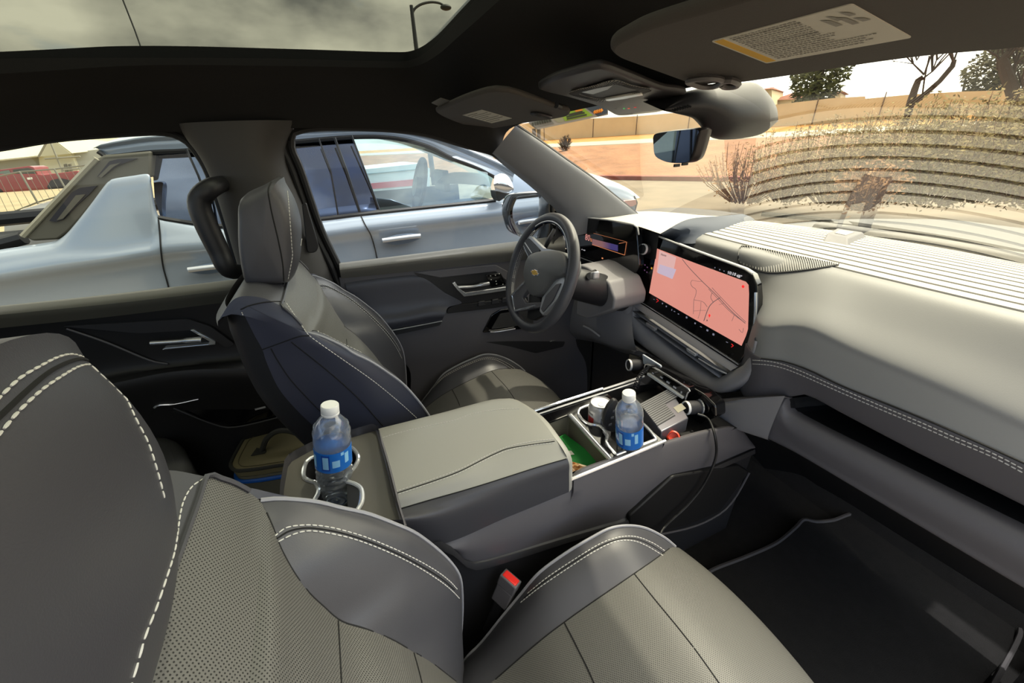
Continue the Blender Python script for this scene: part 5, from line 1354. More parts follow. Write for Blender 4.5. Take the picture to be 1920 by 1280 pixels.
# ------------------------------------------------------------------ loose things in the cabin
BOT = glass('clear bottle plastic', (.97, .98, .985), 1.3, 1.5, .03, .02, glint_mix=.12)
WAT = glass('water', (.92, .955, .98), 1.0, 1.33, .0, .01, glint_mix=.12)
CAPM = mat('white cap plastic', (238, 238, 236), .4)
LBL = mat('blue bottle label', (28, 110, 200), .35)
LBW = mat('label pale blue', (150, 205, 240), .4)
LBD = mat('label deep blue', (16, 70, 165), .4)
def bottle(name, base, top, label, rings, l0, l1, fill, rw, rot):
    ax = (top - base); H = ax.length; ax.normalize()
    t = thing(name, tuple(base), label, 'bottle', 'water bottles in the console')
    r = .0325
    pr = [(.0, .004), (.022, .0), (.029, .003), (r, .012)]
    k = 6
    for i in range(k):
        h = .02 + (l0 * H - .024) * i / k; dh = (l0 * H - .024) / k
        pr += [(r, h), (r * (1 - rings), h + dh * .5)]
    pr += [(r, l0 * H - .002), (r * .985, l0 * H), (r * .985, l1 * H), (r, l1 * H + .002)]
    pr += [(r * .99, l1 * H + .012), (r * .97, l1 * H + .02), (r, l1 * H + .028), (r * .96, H * .76), (r * .82, H * .82), (r * .58, H * .87), (.0125, H * .90), (.0125, H * .91)]
    o = M().lathe(pr, base, ax, 40); o.build('bottle_shell', BOT, t)
    wp = [(a * .96, h + .001) for a, h in pr if h < fill * H]; wp = [(0.0001, .005)] + wp[1:] + [(wp[-1][0], fill * H), (.0001, fill * H)]
    M().lathe(wp, base, ax, 40).build('water', WAT, t)
    lab_ = M().lathe([(r * .992, l0 * H + .001), (r * .998, l0 * H + .001), (r * .998, l1 * H - .001), (r * .992, l1 * H - .001)], base, ax, 40); lo = lab_.build('label', LBL, t)
    u = ax.orthogonal().normalized(); w = ax.cross(u)
    # printed patches wrap round the side that faces the seats
    cd = (-base).normalized(); cd = (cd - ax * cd.dot(ax)).normalized(); sd = ax.cross(cd)
    def patch(a0, a1, h0, h1, mt, nm, rr=1.004):
        m = M()
        rows = [[base + ax * (H * (l0 + (l1 - l0) * h)) + (cd * math.cos(math.radians(a0 + (a1 - a0) * k / 8 + rot)) + sd * math.sin(math.radians(a0 + (a1 - a0) * k / 8 + rot))) * r * rr for k in range(9)] for h in (h0, h1)]
        m.grid(rows); return m.build(nm, mt, lo, smooth=True)
    patch(-38, -12, .15, .9, LBD, 'label_panel'); patch(-34, -16, .22, .82, LBW, 'label_print', 1.007)
    patch(-5, 18, .28, .62, LBW, 'label_print', 1.006); patch(35, 50, .35, .85, LBW, 'label_print', 1.005)
    patch(-75, -60, .2, .8, LBW, 'label_print', 1.005); patch(22, 32, .8, .95, LBW, 'label_print', 1.005)
    ch = base + ax * (H * .905)
    cp = [(.0145, 0), (.0152, .001), (.0152, .004), (.0146, .0045), (.0152, .006), (.0150, .019), (.0138, .0205), (.0001, .0208)]
    M().lathe(cp, ch, ax, 40).build('cap', CAPM, t)
    return t
b0 = Zp(631, 936, -.612); tp0 = R(618, 757)
tp0 = tp0 * ((b0 + Vector((.012, .0, 0))).y / tp0.y)
bottle('water_bottle', b0, tp0, 'water bottle with blue label tilting in the rear cup holder behind the armrest', .07, .42, .62, .80, 0, 0)
b1 = Zp(1181, 856, -.722); tp1 = R(1179, 736); tp1 = tp1 * (b1.y / tp1.y)
bottle('water_bottle', b1, tp1, 'water bottle with blue label standing in the front cup holder beside the drink can', .03, .27, .55, .62, 0, -14)
cb = Zp(1127, 752, -.628); cb.z = -.752
c = thing('drink_can', tuple(cb), 'opened white and silver drink can in the front cup holder', 'can')
CANM = mat('can white', (205, 204, 206), .3, metal=.35)
M().lathe([(.024, 0), (.027, .003), (.0325, .012), (.0325, .105), (.029, .116), (.0272, .1185), (.0278, .1215), (.0268, .1222), (.0258, .119)], cb, (0, 0, 1), 40).build('can_body', CANM, c)
lidm = M().lathe([(.0262, .1185), (.024, .1172), (.012, .1176), (.0001, .1176)], cb, (0, 0, 1), 32); lidm.build('can_lid', mat('can lid', (150, 148, 142), .35, metal=.5), c)
om = M().lathe([(.010, .0), (.010, .0006)], cb + Vector((.006, .009, .1178)), (0, 0, 1), 20); om.build('can_opening', PLBB, c)
tb = M().lathe([(.006, 0), (.0085, .0006), (.0085, .0016), (.006, .002)], cb + Vector((-.004, -.007, .1185)), (0, 0, 1), 18); tb.build('pull_tab', SAT, c)
def canpatch(a0, a1, h0, h1, mt, nm):
    cd = Vector((-cb.x, -cb.y, 0)).normalized(); sd = Vector((0, 0, 1)).cross(cd)
    m = M(); m.grid([[cb + Vector((0, 0, h)) + (cd * math.cos(math.radians(a0 + (a1 - a0) * k / 6)) + sd * math.sin(math.radians(a0 + (a1 - a0) * k / 6))) * .0328 for k in range(7)] for h in (h0, h1)]); m.build(nm, mt, c)
canpatch(-70, -30, .06, .085, mat('can red print', (170, 50, 50), .4), 'red_print')
for h in (.02, .032, .044, .056, .092): canpatch(-70, -35, h, h + .006, mat('can grey print', (130, 128, 130), .4), 'grey_print')
canpatch(5, 10, .02, .09, bpy.data.materials['can grey print'], 'grey_print')
# black remote between can and bottle
fp = [(1151, 750), (1158, 751), (1163, 760), (1160, 800), (1152, 812), (1138, 808), (1131, 795), (1133, 778), (1140, 762)]
kf = thing('key_fob', tuple(Yp(1146, 812, .635)), 'black key fob leaning between the drink can and the water bottle', 'key fob')
m = M(); m.prism(rounded(LY(fp, .632), .008), (.004, .014, 0)); m.build('fob_body', PLB, kf, bevel=.004)
for a_, c_ in ((1152, 770), (1148, 783), (1144, 796)):
    m = M(); m.box(Yp(a_, c_, .6305), (.010, .001, .007)); m.build('fob_button', mat('fob button', (92, 92, 98), .5) if 'fob button' not in bpy.data.materials else bpy.data.materials['fob button'], kf, bevel=.0015)
# ridged power inverter in the front tray
iv = thing('power_inverter', tuple(Zp(1245, 800, -.72)), 'grey ridged power inverter lying in the front tray under the climate keys', 'inverter')
IZ = -.675
it = LZ([(1199, 757), (1240, 809), (1291, 783), (1256, 727)], IZ)
e1 = (it[1] - it[0]); e2 = (it[3] - it[0])
INV = mat('inverter metal', (120, 120, 128), .35, metal=.6)
m = M(); m.prism(it, (0, 0, -.045)); m.build('inverter_body', INV, iv, bevel=.003)
rb = M()
for k in range(13):
    p = it[0] + e1 * (.04 + .062 * k); q = p + e2 * (1 if k < 6 else .55)
    rb.tube([p + Vector((0, 0, .001)), q + Vector((0, 0, .001))], .0022, 6)
rb.build('cooling_ribs', mat('rib grey', (150, 150, 152), .4, metal=.5), iv)
gr = M()
for k in range(13):
    p = it[0] + e1 * (.07 + .062 * k); q = p + e2 * (1 if k < 6 else .55)
    gr.tube([p + Vector((0, 0, .0003)), q + Vector((0, 0, .0003))], .0016, 4)
gr.build('rib_gaps', PLBB, iv)
m = M(); m.prism([it[0] + e1 * .60 + e2 * .66, it[0] + e1 * .80 + e2 * .66, it[0] + e1 * .80 + e2 * .92, it[0] + e1 * .60 + e2 * .92], (0, 0, .001)); m.build('rating_label', mat('rating label', (150, 146, 130), .7), iv, smooth=False)
m = M(); m.box(it[0].lerp(it[1], .9) + e2 * .45 + Vector((0, 0, -.02)), (.008, .008, .008)); m.build('screw', PLBB, iv, bevel=.001)
pl = M(); pc_ = Zp(1262, 819, -.705); pl.lathe([(.014, -.012), (.0165, -.01), (.0165, .006), (.0125, .008), (.0115, .002), (.0001, .0)], pc_, (-.5, -.5, .7), 24)
tag(pl.build('power_plug', mat('red orange plastic', (220, 70, 40), .4)), 'round red plug beside the inverter at the tray edge', 'plug')
# coiled lead and the long black cable
a, b = Xp(1216, 690, .775), Zp(1184, 738, -.70)
pts = []
axv = (b - a).normalized(); uu = axv.orthogonal().normalized(); ww = axv.cross(uu)
for k in range(200):
    t = k / 199
    p = a.lerp(b, t) + Vector((-.02, -.01, .03)) * math.sin(math.pi * min(1, t * 1.2)) * .6
    ang = t * 14 * 2 * math.pi
    rr = .006 if t > .12 else .006 * t / .12
    pts.append(p + (uu * math.cos(ang) + ww * math.sin(ang)) * rr)
cm = M(); cm.tube(pts, .0019, 6)
tag(cm.build('coiled_lead', PLB), 'black coiled lead hanging from the climate keys behind the bottle', 'cable')
cm = M(); cm.tube(cr([Xp(1229, 686, .765), Xp(1216, 688, .755), Xp(1206, 698, .745), Xp(1200, 712, .735), Xp(1196, 728, .73)], 30), .0032, 8)
tag(cm.build('phone_cable', PLB), 'short black cable looping beside the coiled lead', 'cable')
cm = M(); cm.tube(cr([Zp(1308, 776, -.69), Yp(1328, 785, .56), Yp(1340, 815, .515), Yp(1343, 850, .505), Yp(1334, 880, .50), Yp(1315, 915, .50), Yp(1288, 948, .50), Yp(1262, 972, .50), Yp(1246, 988, .50), Yp(1238, 1002, .49), Yp(1230, 1030, .49)], 70), .0034, 8)
tag(cm.build('power_cable', PLBB), 'thin black cable hanging down the right side of the console', 'cable')
# papers and wrapper in the bin
def flat(name, px, z, mt, label, cat, th=.003, bend=0):
    m = M(); m.prism(LZ(px, z), (0, 0, th))
    return tag(m.build(name, mt, smooth=False), label, cat)
flat('booklet', [(1046, 823), (1059, 816), (1121, 862), (1106, 884), (1085, 895), (1040, 850)], -.738, mat('green cover', (40, 150, 64), .6), 'dark green booklet lying in the open console bin', 'booklet', .006)
flat('paper_slip', [(1056, 846), (1071, 845), (1077, 852), (1060, 854)], -.730, PAPER, 'small white paper slip on the green booklet', 'paper', .001)
m = M(); rows = []
for i in range(12):
    row = []
    for j in range(10):
        u, w = i / 11, j / 9
        px = 1062 + 42 * u + 8 * w; py = 862 + 20 * u * .6 + 28 * w
        row.append(Zp(px, py, -.722 + .018 * random.random() + .012 * math.sin(3 * u + 2 * w)))
    rows.append(row)
m.grid(rows)
WR = mat('orange wrapper foil', (240, 170, 70), .35, var=(45, .3, (250, 240, 222)))
tag(m.build('snack_wrapper', WR, smooth=False, solid=.001), 'crumpled orange and white snack wrapper in the console bin', 'wrapper')
# cooler bag on the rear floor
BZ = -.90
bg = thing('cooler_bag', tuple(Zp(520, 850, BZ - .3)), 'olive green soft cooler bag with blue zip on the rear floor', 'cooler bag')
lid = LZ([(431, 873), (437, 858), (457, 822), (478, 809), (521, 800), (583, 791), (625, 830), (620, 870), (536, 870), (476, 880), (441, 883)], BZ)
OLV = mat('olive canvas', (112, 104, 74), .9, bump=(900, .5, 2, .001))
OLD = mat('dark olive trim', (40, 40, 34), .8)
lidr = rounded(lid, .04)
n_ = len(lidr)
m = M(); m.prism(lidr, (0, 0, -.030)); m.build('lid', OLV, bg, bevel=.006)
cc_ = sum(lidr, Vector()) / n_
m = M(); m.tube([cc_ + (p - cc_) * 1.0 for p in lidr], .006, 6, closed=True); m.build('lid_piping', OLD, bg)
m = M(); m.tube([cc_ + (p - cc_) * .82 + Vector((0, 0, .001)) for p in lidr], .0018, 5, closed=True); m.build('lid_seam', mat('olive seam', (86, 80, 56), .9), bg)
m = M(); m.prism([cc_ + (p - cc_) * .985 + Vector((0, 0, -.030)) for p in lidr], (0, 0, -.26)); m.build('body', mat('grey olive canvas', (96, 94, 80), .9, bump=(900, .5, 2, .001)), bg, bevel=.008)
m = M(); m.tube([cc_ + (p - cc_) * .995 + Vector((0, 0, -.048)) for p in lidr], .008, 8, closed=True); m.build('zip', mat('blue zip', (20, 84, 170), .5), bg)
h0, h1 = Zp(491, 846, BZ), Zp(582, 832, BZ)
m = M(); m.tube(cr([h0, h0.lerp(h1, .2) + Vector((0, 0, .05)), h0.lerp(h1, .5) + Vector((0, 0, .075)), h0.lerp(h1, .8) + Vector((0, 0, .055)), h1], 24), .009, 8, flat=(0, 0, 1)); m.build('handle', OLD, bg)
m = M(); m.prism(LZ([(471, 855), (482, 840), (500, 846), (497, 850)], BZ + .001), (0, 0, .003)); m.build('handle_patch', OLD, bg, smooth=False)
# rear bench
rs_ = thing('rear_seat', (-1.0, .66, -1.2), 'black rear bench seat behind the passenger seat with faint stitching', 'rear seat')
RZ = -.80
fe = LZ([(282, 818), (312, 813), (336, 822), (352, 848), (356, 866)], RZ)
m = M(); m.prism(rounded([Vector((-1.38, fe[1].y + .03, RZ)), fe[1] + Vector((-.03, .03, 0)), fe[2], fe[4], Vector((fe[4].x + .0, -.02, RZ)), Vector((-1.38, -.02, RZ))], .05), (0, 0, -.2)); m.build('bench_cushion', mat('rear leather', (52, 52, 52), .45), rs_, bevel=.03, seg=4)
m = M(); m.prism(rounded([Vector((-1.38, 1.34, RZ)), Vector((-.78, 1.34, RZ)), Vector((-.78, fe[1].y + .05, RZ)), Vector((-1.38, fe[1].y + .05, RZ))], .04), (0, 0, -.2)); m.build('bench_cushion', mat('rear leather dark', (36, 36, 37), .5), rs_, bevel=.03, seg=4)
m = M(); m.box((-1.34, .66, -.45), (.12, 1.36, .7)); m.build('bench_back', PLBB, rs_, bevel=.03)
# floor mat in front of the passenger seat
mo = LZ([(1318, 1078), (1345, 1064), (1400, 1043), (1455, 1018), (1490, 990), (1507, 974), (1530, 978), (1562, 975), (1605, 963), (1660, 985)], -1.195)
mo2 = mo + [Vector((1.42, .0, -1.195)), Vector((1.30, -.03, -1.195)), Vector((.70, -.03, -1.195)), Vector((.70, .42, -1.195))]
mt_ = thing('floor_mat', (1.0, .2, -1.2), 'black carpet floor mat in front of the passenger seat', 'floor mat')
m = M(); m.prism(mo2, (0, 0, -.008)); m.build('mat_carpet', CARP, mt_, smooth=False)
m = M(); m.tube(cr(mo, 60), .006, 6); m.tube(cr([Vector((1.42, .0, -1.193)), Zp(1912, 1190, -1.193), Zp(1862, 1285, -1.193)], 10), .005, 6); m.build('mat_edging', mat('mat edging', (74, 72, 74), .8), mt_)
# ------------------------------------------------------------------ ground, bank and wall outside
FN = Vector((.908, .419, 0)).normalized(); FC = Vector((FN.y, -FN.x, 0))
def FP(px, py, d): return PP(px, py, FN, d)
def FD(d, a, z): return FN * d + FC * a + Vector((0, 0, z))
def FQ(px, d, z):
    """on the vertical sight plane of column px, at distance d and height z"""
    y = 323 - .055 * px - (z * 17)
    for _ in range(12):
        p = FP(px, y, d); y -= (z - p.z) * 12
    return FP(px, y, d)
LOT = mat('pale lot concrete', (126, 114, 98), .95, bump=(3, .3, 5, .01), var=(.8, .18))
m = M(); m.grid([[Vector((x, y, -1.75)) for x in range(-120, 121, 20)] for y in range(-60, 141, 20)])
struct(m.build('floor_2', LOT), 'pale concrete parking lot', 'ground')
cb_ = M(); cb_.prism([FD(18, -80, -1.78), FD(18.0, -80, -1.58), FD(18.3, -80, -1.56), FD(18.35, -80, -1.8)], FC * 130)
struct(cb_.build('trim_5', mat('red painted curb', (136, 74, 64), .9, var=(2, .2)), smooth=False), 'faded red curb at the edge of the lot', 'curb')
prof = [(18.3, -1.6), (19.5, -1.48), (22, -1.18), (25, -.88), (28, -.62), (30, -.48), (31, -.45)]
rows = []
for d, z in prof:
    rows.append([FD(d, a, z + (.07 * math.sin(a * 1.3 + d * 2) + .05 * math.sin(a * 3.1 - d) if 19 < d < 31 else 0)) for a in [k * 1.5 - 80 for k in range(88)]])
struct(M().grid(rows).build('terrain', mat('orange tan dirt', (152, 108, 78), .95, bump=(6, .9, 8, .05), var=(.9, .22))), 'orange tan dirt bank beyond the curb', 'bank')
m = M(); m.grid([[FD(d, a, z) for a in range(-90, 60, 10)] for d, z in ((31, -.45), (31.05, -.40), (35.5, -.16))])
struct(m.build('path', mat('white sidewalk', (177, 171, 155), .9)), 'pale sidewalk strip above the bank', 'sidewalk')
m = M(); m.grid([[FD(d, a, z) for a in range(-90, 60, 10)] for d, z in ((35.5, -.16), (40, .22))])
struct(m.build('path_2', mat('yellow dirt strip', (187, 136, 71), .95, var=(1, .15))), 'yellow dirt strip at the foot of the wall', 'dirt strip')
wt = [(940, 236), (1010, 228), (1112, 222), (1193, 218), (1247, 213), (1448, 197), (1560, 184), (1622, 180.5), (1622.5, 185), (1707, 177), (1804, 171.5), (1894, 169), (2100, 160)]
top = [FP(a, b, 40) for a, b in wt]; bot = [Vector((p.x, p.y, .1)) for p in top]
WALL = mat('cream block wall', (212, 190, 152), .9, bump=(2, .2, 4, .02), var=(.5, .08))
m = M(); m.prism(top + bot[::-1], FN * .25)
wl2 = m.build('wall_front', WALL, smooth=False)
struct(wl2, 'cream boundary wall at the top of the bank', 'wall')
jm = M()
for a_ in (1020, 1112, 1193, 1290, 1400, 1520, 1640):
    p = FP(a_, 240, 39.97)
    jm.box((p.x, p.y, .9), (.05, .05, 2.0))
struct(jm.build('trim_6', mat('wall joint', (109, 90, 75), .9), smooth=False), 'vertical joints of the boundary wall', 'wall joint')
# ------------------------------------------------------------------ houses and trees beyond the wall
CREAM = mat('cream stucco', (226, 208, 172), .9); TILE = mat('red roof tile', (145, 87, 67), .9, bump=(3, .5, 4, .05))
def house(name, wall, eave, ridge, d, label):
    h = thing(name, tuple(Vector((FP(*wall[0], d).x, FP(*wall[0], d).y, 0))), label, 'house')
    w = [FP(a, b, d) for a, b in wall]
    m = M(); m.prism(w, FN * 7); m.build('house_wall', CREAM, h, smooth=False)
    e0, e1 = FP(*eave[0], d) - FN * .6, FP(*eave[1], d) - FN * .6
    r = [FP(a, b, d) + FN * 3.5 for a, b in ridge]
    e2, e3 = e1 + FN * 8, e0 + FN * 8
    v = [e0, e1, e2, e3] + [r[0], r[-1]]
    m = M(); m.add(v, [(0, 1, 5, 4), (1, 2, 5), (2, 3, 4, 5), (3, 0, 4), (3, 2, 1, 0)]); m.build('roof', TILE, h, smooth=False)
house('house', [(1428, 168), (1447, 167), (1447, 275), (1428, 275)], [(1421, 169), (1450, 167)], [(1437, 160), (1438, 160)], 62, 'cream tower with small red tiled roof beyond the wall')
house('house', [(1452, 186), (1515, 182), (1515, 275), (1452, 275)], [(1446, 189), (1522, 184)], [(1478, 171), (1500, 170)], 66, 'house with wide red tiled roof left of the evergreen tree')
house('house', [(1556, 176), (1576, 174), (1576, 270), (1556, 270)], [(1545, 178), (1584, 172)], [(1558, 166), (1562, 166)], 70, 'white house with red tiled roof right of the evergreen tree')
def leafcloud(m, pts, size, flat=.6):
    for p in pts:
        a = Vector((random.gauss(0, 1), random.gauss(0, 1), random.gauss(0, flat))).normalized() * size * (.6 + .8 * random.random())
        b = a.orthogonal().normalized() * size * .5
        m.add([p - a, p + b, p + a, p - b], [(0, 1, 2, 3)])
def leafmat(name, c, c2, sc=8):
    return mat(name, c, .85, var=(sc, .25, c2))
ev = leafmat('evergreen needles', (55, 61, 34), (120, 122, 70), 3)
def tree(name, px, py, d, h, w, label, mt, shape, n=2600, zbase=None):
    base = FP(px, py, d)
    t = thing(name, tuple(base), label, 'tree')
    m = M(); m.tube([base, base + Vector((0, 0, h * .9))], [w * .06, w * .02], 8); m.build('trunk', mat('bark brown', (67, 55, 42), .9) if 'bark brown' not in bpy.data.materials else bpy.data.materials['bark brown'], t)
    pts = []
    for i in range(n):
        u = random.random()
        rr = (w / 2) * (shape(u)) * math.sqrt(random.random())
        a = random.random() * 6.283
        pts.append(base + Vector((math.cos(a) * rr, math.sin(a) * rr, h * u)))
    m = M(); leafcloud(m, pts, w * .045); m.build('foliage', mt, t, smooth=False)
tree('evergreen_tree', 1524, 194, 46, 7.5, 5.2, 'tall dense evergreen tree standing behind the wall', ev, lambda u: .55 + .45 * math.sin(min(1, u * 1.6) * math.pi * .5) if u < .5 else 1.0 - .75 * (u - .5) / .5, 3800)
tree('round_tree', 1858, 176, 48, 3.4, 4.2, 'dark round leafy tree behind the wall near the right edge', leafmat('dark olive leaves', (51, 48, 31), (104, 98, 60), 3), lambda u: math.sin(math.pi * (.15 + .8 * u)), 2000)
BARK = mat('bare bark', (66, 53, 42), .95, bump=(14, .6, 4, .03))
def twigs(m, p, d, L, r, n, depth):
    for _ in range(n):
        q = (d + Vector((random.gauss(0, .5), random.gauss(0, .5), random.gauss(.15, .35)))).normalized()
        e = p + q * L * (.6 + .6 * random.random())
        mid = p.lerp(e, .5) + Vector((random.gauss(0, .04), random.gauss(0, .04), random.gauss(0, .04))) * L
        m.tube([p, mid, e], [r, r * .7, r * .35], 5)
        if depth: twigs(m, p.lerp(e, .5 + .4 * random.random()), q, L * .62, r * .5, n, depth - 1)
def baretree(name, limbs, d, label, tw, drop=.5):
    pts0 = [FP(a, b, d) for a, b, r in limbs[0]]
    base = Vector((pts0[0].x, pts0[0].y, pts0[0].z - drop))
    t = thing(name, tuple(base), label, 'tree')
    m = M()
    for i, l in enumerate(limbs):
        P = [FP(a, b, d) + FN * (.25 * math.sin(i * 2.1) * k / len(l)) for k, (a, b, r) in enumerate(l)]
        if i == 0: P = [base] + P
        rad = [r for a, b, r in l]
        if i == 0: rad = [rad[0] * 1.1] + rad
        m.tube(P, rad, 9)
    m.build('trunk', BARK, t)
    m = M()
    for (a, b), L, n in tw:
        p = FP(a, b, d); twigs(m, p, Vector((0, 0, 1)), L, .035, n, 3)
    m.build('twigs', BARK, t)
baretree('bare_tree', [[(1703, 212, 0.136), (1708, 190, 0.136), (1716, 165, 0.124), (1722, 150, 0.112), (1731, 145, 0.105)], [(1708, 196, 0.124), (1735, 176, 0.105), (1762, 152, 0.093), (1786, 124, 0.093), (1790, 112, 0.074)], [(1728, 188, 0.031), (1733, 150, 0.028), (1742, 105, 0.019)], [(1731, 147, 0.037), (1748, 134, 0.031), (1757, 110, 0.019)]], 26, 'bare forked tree with a cut stub above the dry shrubs', [((1733, 140), 1.4, 4), ((1748, 134), 1.5, 4), ((1788, 116), 1.3, 5), ((1757, 112), 1.2, 3)])
baretree('bare_tree', [[(1908, 215, 0.198), (1905, 190, 0.186), (1895, 160, 0.174), (1884, 130, 0.161), (1880, 110, 0.136), (1893, 98, 0.099)], [(1898, 150, 0.062), (1905, 120, 0.043), (1915, 98, 0.031)], [(1882, 120, 0.050), (1868, 104, 0.037), (1850, 95, 0.025)], [(1916, 190, 0.050), (1918, 160, 0.037), (1908, 135, 0.031)]], 24, 'thick bare tree with many fine branches at the right edge', [((1882, 112), 1.6, 5), ((1893, 100), 1.5, 4), ((1870, 130), 1.5, 5), ((1905, 120), 1.4, 4), ((1916, 160), 1.2, 4)])
baretree('bare_bush', [[(1058, 292, .04), (1060, 280, .03), (1063, 266, .02)]], 27, 'small bare bush on the dirt bank beside the windshield pillar', [((1058, 290), .7, 6), ((1060, 276), .5, 5)])
lp = thing('lot_lamp', tuple(FP(1805, 172, 60)), 'slim lamp post standing far behind the wall at right', 'lamp post')
m = M(); m.tube([FP(1805, 175, 60) + Vector((0, 0, -5)), FP(1805, 175, 60), FP(1812, 139, 60)], [.11, .11, .08], 8); m.build('pole', mat('dark pole', (55, 55, 55), .6), lp)
m = M(); m.box(FP(1812, 139, 60), (.7, .5, .2)); m.build('lamp_head', bpy.data.materials['dark pole'], lp, smooth=False)
# dry shrubs in front of the hood
LF = [leafmat('dry tan leaves', (117, 97, 64), (188, 164, 116), 5), leafmat('olive tan leaves', (100, 87, 53), (176, 158, 104), 5), leafmat('rusty stems leaves', (128, 86, 53), (196, 150, 104), 5)]
STM = mat('dry stems', (109, 72, 47), .9)
def shrub(px, d, h, w, k, label, nl=5200, ns=70, dens=1.0):
    base = FQ(px, d, -1.75)
    t = thing('dry_shrub', tuple(base), label, 'shrub', 'dry shrubs in front of the hood')
    m = M(); lf = M(); pts = []
    for i in range(ns):
        a = random.random() * 6.283; sp = math.sqrt(random.random()) * w / 2
        e = base + Vector((math.cos(a) * sp, math.sin(a) * sp, h * (1.0 - .35 * (sp / (w / 2)) ** 2) * (.75 + .3 * random.random())))
        s0 = base + Vector((math.cos(a) * sp * .25, math.sin(a) * sp * .25, 0))
        mid = s0.lerp(e, .5) + Vector((math.cos(a), math.sin(a), 0)) * .06 * w
        m.tube([s0, mid, e], [.012, .008, .003], 4)
        for _ in range(int(nl / ns)):
            u = random.random() ** .7
            p = (s0.lerp(mid, u * 2) if u < .5 else mid.lerp(e, u * 2 - 1))
            pts.append(p + Vector((random.gauss(0, .09), random.gauss(0, .09), random.gauss(0, .07))))
    m.build('stems', STM, t)
    leafcloud(lf, pts, .036, 1.0); lf.build('foliage', LF[k], t, smooth=False)
shrub(1395, 11, 1.37, 2.4, 2, 'wispy rust coloured dry shrub nearest the camera pod', 1500, 90)
shrub(1470, 11.5, 1.62, 2.6, 0, 'tall tan dry shrub second from the camera pod', 3600, 80)
shrub(1560, 11, 1.69, 2.6, 0, 'dense tan dry shrub seen left of the pale ground reflection', 6400)
shrub(1650, 11.5, 1.87, 2.6, 1, 'olive tan dry shrub below the forked bare tree', 6400)
shrub(1740, 11, 1.91, 2.6, 1, 'dense olive shrub right of the forked bare tree', 6400)
shrub(1830, 11.5, 1.98, 2.6, 0, 'broad tan shrub below the far lamp post', 6400)
shrub(1915, 11, 1.94, 2.6, 1, 'olive shrub at the right end of the shrub row', 6400)
shrub(1612, 9.4, 0.83, .9, 2, 'low rust brown tuft just beyond the hood', 1200, 120)
# roadside board on two posts
bd = thing('parking_sign', tuple(FP(1006, 275, 22)), 'roadside board with grey, green and navy panels on two posts', 'sign')
BDN = Vector((.62, .78, 0)).normalized(); BDD = BDN.dot(FP(1006, 250, 22))
def BP(px, py, e=0): return PP(px, py, BDN, BDD - e)
m = M(); m.prism([BP(*p) for p in [(992, 232), (1006, 243), (1140, 215), (1140, 150), (992, 182)]], BDN * .12); m.build('board', mat('board white', (160, 160, 154), .6), bd, smooth=False)
for l, c, nm in (([(990, 228), (1003, 240.5), (1039, 232), (1031, 222), (1020, 205), (990, 205)], (122, 124, 120), 'grey_panel'), ([(1037, 223), (1047, 230), (1059, 227), (1054, 219)], (150, 154, 130), 'small_panel'), ([(1054, 219), (1060, 227), (1112, 216.5), (1096, 204), (1070, 190), (1050, 190)], (140, 182, 36), 'green_panel'), ([(1093, 199), (1121, 218), (1139, 212.5), (1138, 190), (1097, 190)], (52, 68, 84), 'navy_panel'), ([(1072, 202), (1080, 210), (1093, 207), (1087, 198)], (232, 150, 30), 'orange_box')):
    m = M(); m.prism([BP(*p, .03 if nm != 'orange_box' else .06) for p in l], BDN * .02); m.build(nm, mat('sign ' + nm, c, .6), bd, smooth=False)
bars = M()
for a_, b_, c_, d_ in ((1063, 223, 1100, 215), (1062, 219, 1096, 211), (1066, 215, 1092, 209)): bars.tube([BP(a_, b_, .06), BP(c_, d_, .06)], .05, 4)
for k in range(8): bars.tube([BP(998 + k * 4.6, 230 - k * 1.1, .06), BP(1000 + k * 4.6, 236 - k * 1.1, .06)], .06, 4)
bars.build('panel_print', mat('sign print', (47, 51, 31), .7), bd, smooth=False)
m = M()
for k in range(4): m.tube([BP(1114 + k * 4, 208 - k, .06), BP(1117 + k * 4, 212 - k, .06)], .09, 4)
m.build('orange_print', bpy.data.materials['sign orange_box'], bd, smooth=False)
for a_ in (1000, 1009):
    p = BP(a_, 241); m = M(); m.tube([p + BDN * .2, Vector((p.x, p.y, -1.7)) + BDN * .2], .13, 8); m.build('post', mat('sign post', (109, 103, 90), .8) if 'sign post' not in bpy.data.materials else bpy.data.materials['sign post'], bd)
# street lamp and power line seen through the roof glass
sl_ = thing('street_lamp', tuple(Vector((Yp(783, 110, 22).x, 22, -1.75))), 'curved arm street lamp seen through the roof glass', 'street lamp')
a, b = Yp(783, 110, 22), Yp(771, 10, 22)
POLE = mat('lamp pole grey', (66, 67, 67), .5)
m = M(); m.tube([Vector((a.x, 22, -1.75)), a, b], [.14, .11, .08], 10); m.build('pole', POLE, sl_)
m = M(); m.tube(cr([Yp(773, 26, 22), Yp(778, 16, 22), Yp(790, 8, 22), Yp(808, 4, 22), Yp(824, 6, 22), Yp(834, 12, 22)], 24), .05, 8); m.build('arm', POLE, sl_)
m = M(); m.ball(Yp(836, 14, 22), .22, 8, (1.2, 1, .5)); m.build('lamp_head', POLE, sl_)
baretree('bare_tree', [[(755, 140, .06), (756, 128, .05), (757, 118, .04)]], 30, 'small bare treetop seen through the roof glass beside the street lamp', [((757, 124), .5, 6), ((756, 117), .4, 5)], 7.0)
pw = M(); pw.tube([Vector((-4.2, 8, 6.5)) + Vector((.35 * k, -2.2 * k, -.02 * k * (6 - k))) for k in range(0, 5)], .012, 5)
wv = M(); wv.tube([Yp(228, -6, 9), Yp(252, 55, 9), Yp(276, 122, 9), Yp(300, 190, 9)], .011, 5)
tag(wv.build('power_line', POLE), 'thin power line crossing the roof glass at left', 'power line')
wv = M(); wv.tube([Yp(609, -20, 9), Yp(612, 20, 9), Yp(614, 60, 9)], .008, 5)
